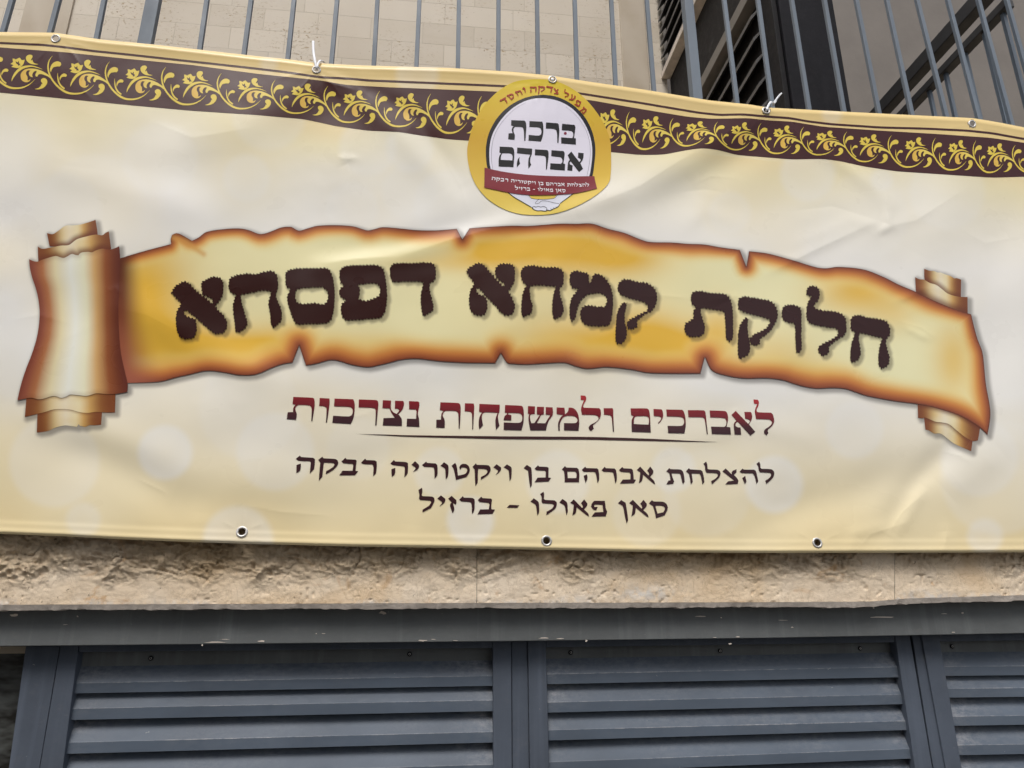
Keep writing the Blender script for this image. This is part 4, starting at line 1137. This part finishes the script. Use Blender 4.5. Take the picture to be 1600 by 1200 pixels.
# ---------- lines of text (traced letter by letter)
def T(ox, oy, s): return P(s, ox, oy, 8)
LA, LB, LC, LD = (440, 610), (640, 610), (820, 610), (1020, 610)
SUB = [(LA, "147,80 390,92 406,104 414,140 412,200 384,384 370,384 376,240 370,205 345,188 215,182 188,194 172,222 176,255 190,295 180,368 64,360 76,272 142,270 145,225 158,198 178,178 136,172"),
 (LA, "476,94 598,100 600,130 598,180 568,400 554,400 562,250 560,220 545,205 520,198 470,194"), (LA, "662,102 895,110 908,140 914,185 912,250 905,315 890,365 864,420 635,405 644,316 820,325 855,322 880,300 890,265 885,235 870,215 840,206 655,200"),
 (LA, "966,112 1185,122 1204,135 1210,165 1205,230 1186,438 1170,438 1176,270 1174,240 1160,225 1130,218 962,212"),
 (LA, "1266,122 1368,126 1366,222 1375,245 1400,275 1438,292 1460,270 1470,250 1464,236 1448,230 1416,230 1418,128 1522,132 1529,160 1524,200 1505,245 1458,298 1480,322 1502,360 1504,445 1264,438 1274,346 1415,342 1385,300 1365,265 1350,227 1260,222"),
 (LB, "-8,133 108,138 122,152 122,190 108,255 104,300 118,355 122,456 -38,450 -32,353 80,356 84,310 86,260 74,240 -6,236"),
 (LB, "385,148 610,158 630,172 638,205 638,280 626,478 614,478 608,300 600,275 580,260 470,255 440,262 420,285 415,320 430,350 440,385 438,468 332,466 334,366 392,366 395,310 405,280 425,258 378,245"),
 (LB, "692,160 802,164 808,200 805,280 794,488 782,488 780,310 775,285 760,270 735,264 688,262"), (LB, "872,168 1128,178 1122,265 1106,305 1106,350 1122,440 1080,496 1072,400 1076,350 1090,305 1102,280 945,274 918,287 905,315 905,360 918,435 872,488 864,440 866,370 880,320 907,276 868,268"),
 (LB, "1194,182 1396,192 1416,205 1426,250 1428,330 1422,410 1398,500 1176,494 1178,400 1350,406 1385,400 1404,380 1408,340 1402,310 1385,292 1350,284 1236,282 1232,300 1272,310 1270,376 1176,374 1178,350 1190,320 1218,296 1220,284 1190,278"),
 (LC, "40,195 128,200 124,295 75,300 66,320 68,360 82,408 120,408 190,304 150,300 152,204 240,206 238,300 204,306 150,408 255,410 320,308 262,302 262,208 348,212 352,250 350,300 330,335 300,380 280,430 265,500 68,500 50,400 46,340 52,310 60,298 38,290"),
 (LC, "398,212 496,216 500,260 502,298 525,280 542,255 548,216 580,215 620,230 650,265 672,320 680,400 672,505 490,500 490,408 630,408 650,395 660,370 650,345 620,325 570,318 510,322 475,345 455,375 440,420 438,505 418,505 416,420 430,370 455,330 478,306 398,298"),
 (LC, "698,62 755,66 766,85 766,115 752,145 735,175 728,200 738,216 930,222 948,245 950,300 938,350 900,395 852,435 862,478 826,512 802,485 800,455 822,430 870,405 905,380 922,355 920,335 905,318 870,308 714,304 704,250 708,205 725,160 742,122 700,118"),
 (LC, "986,222 1096,222 1106,245 1106,300 1116,518 1100,518 1090,380 1086,345 1075,320 1055,310 990,304"), (LC, "1322,224 1526,226 1548,240 1560,275 1568,380 1576,526 1338,520 1334,400 1340,360 1360,322 1328,310|1390,324 1367,345 1362,420 1545,428 1552,400 1550,350 1538,330 1510,322"),
 (LD, "8,232 108,236 122,255 130,300 125,340 105,380 75,414 64,405 90,380 104,355 100,335 75,325 12,322"), (LD, "168,238 367,242 385,260 402,310 412,390 410,460 394,538 192,534 184,442 340,444 370,438 388,415 392,390 385,355 365,338 330,330 174,326"),
 (LD, "438,246 637,250 655,265 662,300 688,545 674,545 652,380 645,355 625,340 590,336 445,334"), (LD, "710,250 902,258 925,275 940,320 940,370 930,420 922,456 968,460 978,552 738,545 728,452 895,456 915,435 920,400 915,370 900,352 870,344 718,338"),
 (LD, "984,306 1036,256 1192,417 1215,395 1212,375 1195,362 1155,355 1145,268 1226,270 1240,300 1240,345 1225,385 1202,424 1280,516 1220,566 1062,392 1038,405 1032,430 1040,450 1060,460 1098,464 1105,555 1024,552 1012,440 1020,405 1044,378"),
 (LD, "1258,112 1310,116 1324,130 1326,160 1316,200 1298,235 1300,262 1316,272 1478,278 1500,300 1516,360 1515,400 1490,445 1445,485 1435,510 1446,532 1420,562 1394,540 1390,510 1405,485 1450,455 1482,425 1490,400 1480,380 1450,365 1290,358 1280,300 1275,260 1285,220 1305,170 1265,165")]
def wine(x, y):
    t = (y - np.interp(x, [440, 640, 700, 820, 875, 1020, 1110, 1220], [619.5, 626.5, 629.5, 634, 637, 639.5, 641.5, 645])) / 40
    c = np.stack([np.interp(t, [-.45, -.1, .1, .4, .6, .8, 1], [lin(q)[i] for q in [(158, 44, 48), (132, 36, 42), (114, 32, 38), (94, 28, 34), (66, 34, 38), (58, 33, 38), (54, 32, 37)]]) for i in range(3)], -1)
    return np.clip(c * PRINT_K, 0, .86)
for a_, b_ in ((0, 6), (6, 14), (14, 21)):
    sub = Print()
    for o_, s_ in SUB[a_:b_]: sub.add([rounded(g_, 1.2, 40) for g_ in T(*o_, s_)], wine, 3)
    sub.build('subtitle_word', banner, 2)
Print().add([rounded([(555, 678), (600, 678.9), (640, 680), (740, 681.2), (800, 681.8), (840, 682), (920, 682.6), (960, 683.6), (1020, 685.7), (1070, 688.2), (1124, 690.8),
              (1070, 690.2), (1020, 689.2), (960, 688), (920, 687), (840, 686.6), (780, 686), (720, 684.6), (640, 682.4), (600, 680.3)], 3, 100)], ink(58, 36, 36), 3).build('underline', banner, 2)
LE, LF, LG, LH = (455, 700), (640, 700), (810, 700), (1000, 700)
def TH(s): return P(s, 1000, 700, 7.2727)
he_a = T(*LE, "58,135 108,94 125,112 275,122 296,140 294,200 285,265 232,320 240,230 246,180 235,165 90,158"); he_b = T(*LE, "66,212 120,194 118,250 110,285 64,316")
qof = T(*LE, "338,148 388,108 405,128 550,138 580,155 588,185 575,220 530,270 485,300 432,328 438,288 490,260 525,235 540,210 535,195 515,188 410,182 402,230 388,360 345,410 356,260 364,185")
vav = T(*LF, "386,222 430,178 476,210 486,230 484,320 475,362 452,392 445,270 440,255")
samekh = TH("102,628 136,592 155,606 265,612 300,635 318,675 308,710 280,765 182,798 165,720 147,660|176,654 186,700 200,744 265,730 280,700 282,680 268,664 240,656")
het = TH("522,265 556,228 570,242 692,250 712,268 725,330 732,385 710,418 698,350 685,305 675,292 588,290 595,340 600,385 578,418 568,350 555,295")
tsadi = TH("938,265 974,232 1046,302 1040,280 1055,258 1098,240 1096,275 1082,290 1066,304 1105,345 1118,372 1112,408 968,416 1000,378 1070,370")
lamed = TH("720,180 752,154 764,185 768,235 782,242 883,248 910,265 915,295 900,335 870,365 818,415 808,376 860,345 882,318 884,300 868,288 757,282 742,250 737,205")
resh = T(*LE, "874,182 924,132 938,150 1046,156 1068,170 1070,230 1060,315 1024,356 1028,240 1020,210 1010,205 900,200")
pe = T(*LG, "908,735 915,700 948,660 1080,660 1086,700 1092,750 1110,795 1092,854 914,858 955,804 1062,800 1052,710 960,706 945,715 950,738 990,736 972,780 938,770")
ALEF = "648,684 692,642 798,750 808,735 800,715 782,690 822,642 862,692 858,720 820,768 870,815 884,856 860,845 728,740 722,790 712,818 674,846 686,775 692,712"
def alef(dx, dy, sx, sy): return [[(810 + (648 + (a - 648) * sx + dx) / 8, 700 + (684 + (b - 684) * sy + dy) / 8) for a, b in P(ALEF)[0]]]
alef2, alef3, alef3b = alef(832, -409, .97, 1.035), alef(0, 0, 1, 1), alef(737, 6, 1.03, 1.03)
ROW2 = [he_a, he_b, qof, T(*LE, "628,168 678,122 692,140 805,146 818,158 808,240 805,286 838,290 796,340 600,342 640,284 768,284 776,215 770,200 650,190"), resh,
 T(*LE, "1240,192 1284,150 1300,168 1437,176 1460,190 1460,260 1450,325 1414,368 1420,260 1416,235 1400,228 1265,212"), T(*LE, "1252,266 1300,248 1300,300 1292,335 1256,362"),
 T(*LF, "22,210 68,164 118,210 118,235 100,268 40,302 75,260 72,242"), T(*LF, "156,212 206,170 220,186 322,192 345,210 350,255 345,340 312,384 308,270 300,245 285,240 180,236"), vav,
 T(*LF, "524,222 570,184 588,220 604,345 690,325 712,305 722,280 712,255 685,242 650,245 628,275 622,240 635,215 665,198 705,200 738,225 752,265 745,310 710,362 580,400 548,260"),
 T(*LF, "786,236 828,192 842,210 982,216 1008,235 1014,265 1005,300 975,340 940,365 890,400 892,362 950,330 972,305 974,285 960,268 930,262 858,260 852,330 850,430 822,478 815,340 812,270"),
 T(*LF, "1046,242 1088,202 1142,242 1142,270 1120,305 1072,340 1105,295 1100,275"), T(*LF, "1176,240 1218,204 1270,238 1276,260 1274,345 1268,385 1250,416 1240,300 1236,278"), T(*LF, "1426,250 1466,210 1518,244 1526,290 1528,460 1508,500 1490,380 1480,285"),
 T(*LG, "202,258 244,216 262,232 362,236 378,250 376,330 374,369 410,374 376,420 202,428 240,370 340,368 342,300 330,284 228,280"), T(*LG, "544,266 582,226 602,244 732,248 752,265 762,330 758,428 578,428 576,340 568,290|612,294 618,376 724,376 728,330 720,305 705,294"),
 T(*LG, "792,274 834,232 850,250 982,254 1000,270 1010,340 1008,400 988,440 972,340 960,305 945,300 815,298"), T(*LG, "816,348 856,328 864,365 860,395 838,438"), T(*LG, "1040,278 1078,234 1094,252 1202,256 1220,275 1230,340 1228,405 1210,446 1196,360 1185,310 1170,302 1065,298"),
 T(*LG, "1258,276 1298,236 1316,254 1412,258 1430,275 1438,330 1442,392 1470,396 1444,440 1270,446 1305,394 1400,392 1400,330 1390,306 1280,298"), alef2,
 TH("298,265 332,228 345,238 462,246 488,265 500,310 508,380 488,415 475,370 460,305 450,290 360,288 366,320 388,380 375,408 300,414 322,370 345,368 340,320 332,287"), het, lamed, tsadi,
 TH("1132,268 1164,234 1180,244 1297,246 1318,262 1332,320 1344,375 1324,410 1310,350 1292,300 1280,288 1155,284"), TH("1162,342 1196,316 1210,380 1192,414"),
 TH("1324,180 1354,154 1366,180 1368,222 1382,236 1493,242 1520,262 1526,290 1512,335 1485,365 1434,408 1424,372 1470,340 1490,312 1490,295 1475,282 1364,276 1350,255 1342,205")]
ROW3 = [T(*LF, "110,525 154,496 160,530 152,585 162,602 283,608 308,625 312,655 300,690 268,750 160,806 162,770 235,725 265,690 270,672 255,658 132,650 117,635 122,590"), T(*LF, "346,632 392,592 446,634 446,658 428,690 370,736 406,690 400,670"),
 T(*LF, "482,632 526,598 584,650 586,680 578,708 540,688 556,740 558,780 538,816 520,770 505,720 508,695 528,682"), T(*LF, "620,646 664,602 680,620 788,626 812,642 814,700 806,785 780,826 776,720 770,685 750,676 645,668"),
 T(*LF, "852,650 896,608 912,626 1017,632 1030,645 1022,720 1022,764 1068,770 1036,822 846,830 884,768 990,766 1000,700 985,686 875,674"), T(*LF, "1216,746 1250,710 1372,714 1345,748"),
 T(*LG, "152,668 192,628 246,668 256,690 258,800 236,844 222,740 212,706"), T(*LG, "272,576 314,546 322,580 318,635 332,648 452,654 478,675 480,705 465,750 430,785 350,840 352,795 415,760 440,730 442,712 425,700 302,692 290,670 290,610"),
 T(*LG, "512,680 550,636 602,674 612,700 616,800 600,844 584,750 572,714"), alef3, pe, T(*LG, "1246,690 1284,650 1340,684 1350,740 1370,900 1352,944 1330,850 1315,760 1300,720"), alef3b, samekh]
for row, cuts in ((ROW2, (0, 5, 14, 16, 22, 29)), (ROW3, (0, 5, 6, 11, 14))):
    for a_, b_ in zip(cuts[:-1], cuts[1:]):
        ded = Print()
        for L_ in row[a_:b_]: ded.add([rounded(g_, 1.3, 34) for g_ in L_], ink(52, 28, 32), 3)
        ded.build('dedication_word', banner, 2)

# ---------- emblem: ribbon, hands and the small lettering
K = lambda s: P(s, 725, 220, 6.6667)
HANDS = [rounded(K("460,540 560,548 660,556 712,602 928,600 985,556 1150,540 1100,580 1000,650 995,662 985,680 962,695 935,705 915,716 893,726 866,724 845,732 815,731 780,728 745,722 716,714 705,695 620,645 540,595")[0], 1.2, 50)]
hd = empty('handshake', tuple(W(845, 325, YB))); put(hd, emb)
Print().add(HANDS, ink(205, 206, 216), 3).build('hands', hd, 5)
lk = Print()
for s_, w_ in [("455,535 520,585 600,632 700,690", (1.1, 1.1, 1.1, 1.0)), ("1160,535 1060,607 1000,652", (1, 1, .9)), ("705,692 730,716 768,728 800,726 850,732 868,722 895,726 915,716 938,706 962,696 985,680 997,660", (1, 1, .9, .9, 1, 1, 1, 1)),
               ("708,696 728,684 750,690 772,682 800,690 828,684 850,692 864,706 858,722", (.7,)), ("660,556 710,602 930,600 990,552", (.45,)), ("784,604 750,636 742,650 756,656 782,648 802,630 822,624 870,628 930,644 990,654", (.5,)),
               ("716,712 708,698", (.6,)), ("868,722 862,706", (.6,)), ("915,716 902,704", (.5,)), ("940,706 930,694", (.5,)), ("964,696 956,684", (.5,))]:
    lk.add([stroke(K(s_)[0], w_ if len(w_) > 1 else (w_[0], w_[0]), 1.0)], ink(34, 32, 40), 5)
lk.build('outline', hd, 6)
rib = empty('ribbon', tuple(W(843, 285, YB))); put(rib, emb)
Print().add([rounded(K("214,279 300,300 400,320 550,342 700,356 900,366 1100,370 1358,368 1370,430 1386,496 1200,540 1100,553 1000,560 750,566 620,560 520,548 420,530 330,510 211,486")[0], 2, 50)], ink(118, 38, 46), 4).build('ribbon_band', rib, 8)
rl = Print()
for L_ in ROW2:
    for_ = [[(768.2 + (a - 462) * .2035, 278.7 + 15.8 * ((a - 462) / 749) - 6.0 * ((a - 462) / 749) ** 2 + (b - (726 + 14.5 * (a - 462) / 749)) * .205) for a, b in rounded(g_, 2.5, 34)] for g_ in L_]
    rl.add(for_, ink(216, 212, 216), 4)
for L_ in ROW3:
    for_ = [[(804.2 + (a - 653) * .2035, 294.6 + 3.6 * (a - 653) / 391 + (b - (789 + 7 * (a - 653) / 391)) * .205) for a, b in rounded(g_, 2.5, 34)] for g_ in L_]
    rl.add(for_, ink(216, 212, 216), 4)
rl.build('ribbon_lettering', rib, 9)
mem = P("20,22 60,0 84,40 112,20 170,20 200,60 196,212 100,216 112,172 158,170 158,85 140,64 104,62 62,216 14,216 50,90", 0, 0, 8)
ayin = P("0,22 40,0 70,60 90,150 130,120 135,60 108,32 150,0 182,50 172,120 130,190 10,232 5,196 55,172 40,80", 0, 0, 8)
dalet = P("0,40 46,0 64,20 236,26 262,40 215,62 212,150 196,226 168,240 170,130 160,76 24,66", 0, 0, 8)
arc = Print()
for gl, jx, jy in [(dalet, 418, 286), (samekh, 487, 240), (het, 570, 203), (vav, 625, 172), (he_a + he_b, 722, 163), (qof, 808, 170), (dalet, 892, 163), (tsadi, 958, 182), (lamed, 1064, 207), (ayin, 1130, 252), (pe, 1188, 308), (mem, 1246, 380)]:
    A_ = np.vstack([np.array(g_) for g_ in gl]); c_ = (A_.max(0) + A_.min(0)) / 2
    th = math.atan2(jx - 810, 850 - jy) * .93
    px_, py_ = 725 + jx / 6.6667, 115 + jy / 6.6667
    k_ = .37
    co, si = math.cos(th), math.sin(th)
    gs = gl if gl is not he_a + he_b else gl
    for g_ in (gl if gl is samekh else [[q] for q in gl]):
        rings = gl if gl is samekh else g_
        rr_ = [[(px_ + k_ * ((a - c_[0]) * co - (b - c_[1]) * si), py_ + k_ * ((a - c_[0]) * si + (b - c_[1]) * co)) for a, b in rounded(q, 2.0, 34)] for q in rings]
        arc.add(rr_, ink(146, 42, 14), 4)
        if gl is samekh: break
arc.build('arc_lettering', emb, 7)

# ---------- eyelets
for gx, gy in GROM_TOP + GROM_BOT:
    p, n_ = surf(np.array([gx]), np.array([gy]), .0006)[0], surfn(np.array([gx]), np.array([gy]))[0]
    r1 = .0140 if (gx, gy) in GROM_BOT else .0134
    if gx == 863: p = p + n_ * .002
    Shape().ring(p, n_,   .0082, r1, .0022).build('grommet', M_STEEL, banner, True)
# ---------- cable ties
def tie(name, label, paths, head=None):
    t = empty(name, tuple(paths[0][0][0]))
    tag(t, label, 'cable tie', 'white cable ties through the top eyelets')
    for nm, pts, r_, fl in paths:
        pass
    return t
def pp(x, y, d): return W(x, y, YB - float(disp(np.array([x]), np.array([y]))[0]) - d)
def spl(pts3, n=8):
    pts3 = [np.asarray(q, float) for q in pts3]
    out = []
    for i in range(len(pts3) - 1):
        p0, p1, p2, p3 = pts3[max(i - 1, 0)], pts3[i], pts3[i + 1], pts3[min(i + 2, len(pts3) - 1)]
        for q in range(n):
            t = q / n
            out.append(.5 * (2 * p1 + (p2 - p0) * t + (2 * p0 - 5 * p1 + 4 * p2 - p3) * t * t + (3 * p1 - p0 - 3 * p2 + p3) * t ** 3))
    out.append(pts3[-1])
    return out
def W0(x, y, d): return W(x, y, YB - d)
t1 = empty('cable_tie', tuple(W0(494, 106, .0)))
tag(t1, 'white cable tie with a long tail standing straight up from the eyelet', 'cable tie', 'cable ties holding the banner')
Shape().tube(spl([pp(494.5, 110, -.010), pp(494.3, 107, .006), W0(493.5, 102, .014), W0(491.5, 92, .012), W0(489.8, 80, .006), W0(489.3, 64, .002)]), .0040, 8, .42).build('tail', M_PLASTIC, t1, True)
Shape().tube(spl([pp(495.2, 110, -.010), pp(495.5, 106, .007), W0(497, 99, .012), W0(500, 94.8, .006), W0(504, 95.5, -.012), W0(507.5, 99, -.030), W0(512, 104, -.05), W0(517, 104, -.058)]), .0034, 8, .5).build('loop', M_PLASTIC, t1, True)
t2 = empty('cable_tie', tuple(W0(1198, 170, .0)))
tag(t2, 'white cable tie with a short slanting tail and square head beside a bar', 'cable tie', 'cable ties holding the banner')
Shape().tube(spl([pp(1197, 174, -.010), pp(1198, 171.5, .006), W0(1200.5, 165, .010), W0(1204, 160, .004), W0(1207, 160, -.016), W0(1209, 164, -.03)]), .0036, 8, .5).build('loop', M_PLASTIC, t2, True)
Shape().tube(spl([W0(1208, 166, -.006), W0(1209, 162, .000), W0(1212, 157, .004), W0(1217, 150, .006), W0(1221.5, 145.5, .006)]), [.0034] * 16 + [.0034 - .00006 * i for i in range(17)], 8, .5).build('tail', M_PLASTIC, t2, True)
hb = W0(1210.5, 159.5, .003)
sh_ = Shape().tube([hb + (-.0045, 0, -.006), hb + (.0035, 0, .005)], .0056, 4, .8)
sh_.build('head', M_PLASTIC, t2, bevel=.0008)
t3 = empty('cable_tie', tuple(W0(863, 125, .0)))
tag(t3, 'white cable tie filling the eyelet above the round emblem', 'cable tie', 'cable ties holding the banner')
pc, nc = surf(np.array([863.]), np.array([125.]))[0], surfn(np.array([863.]), np.array([125.]))[0]
Shape().tube([pc - nc * .004, pc + nc * .0030, pc + nc * .0042], [.0058, .0056, .0040], 12).build('tie_end', M_PLASTIC, t3, True)
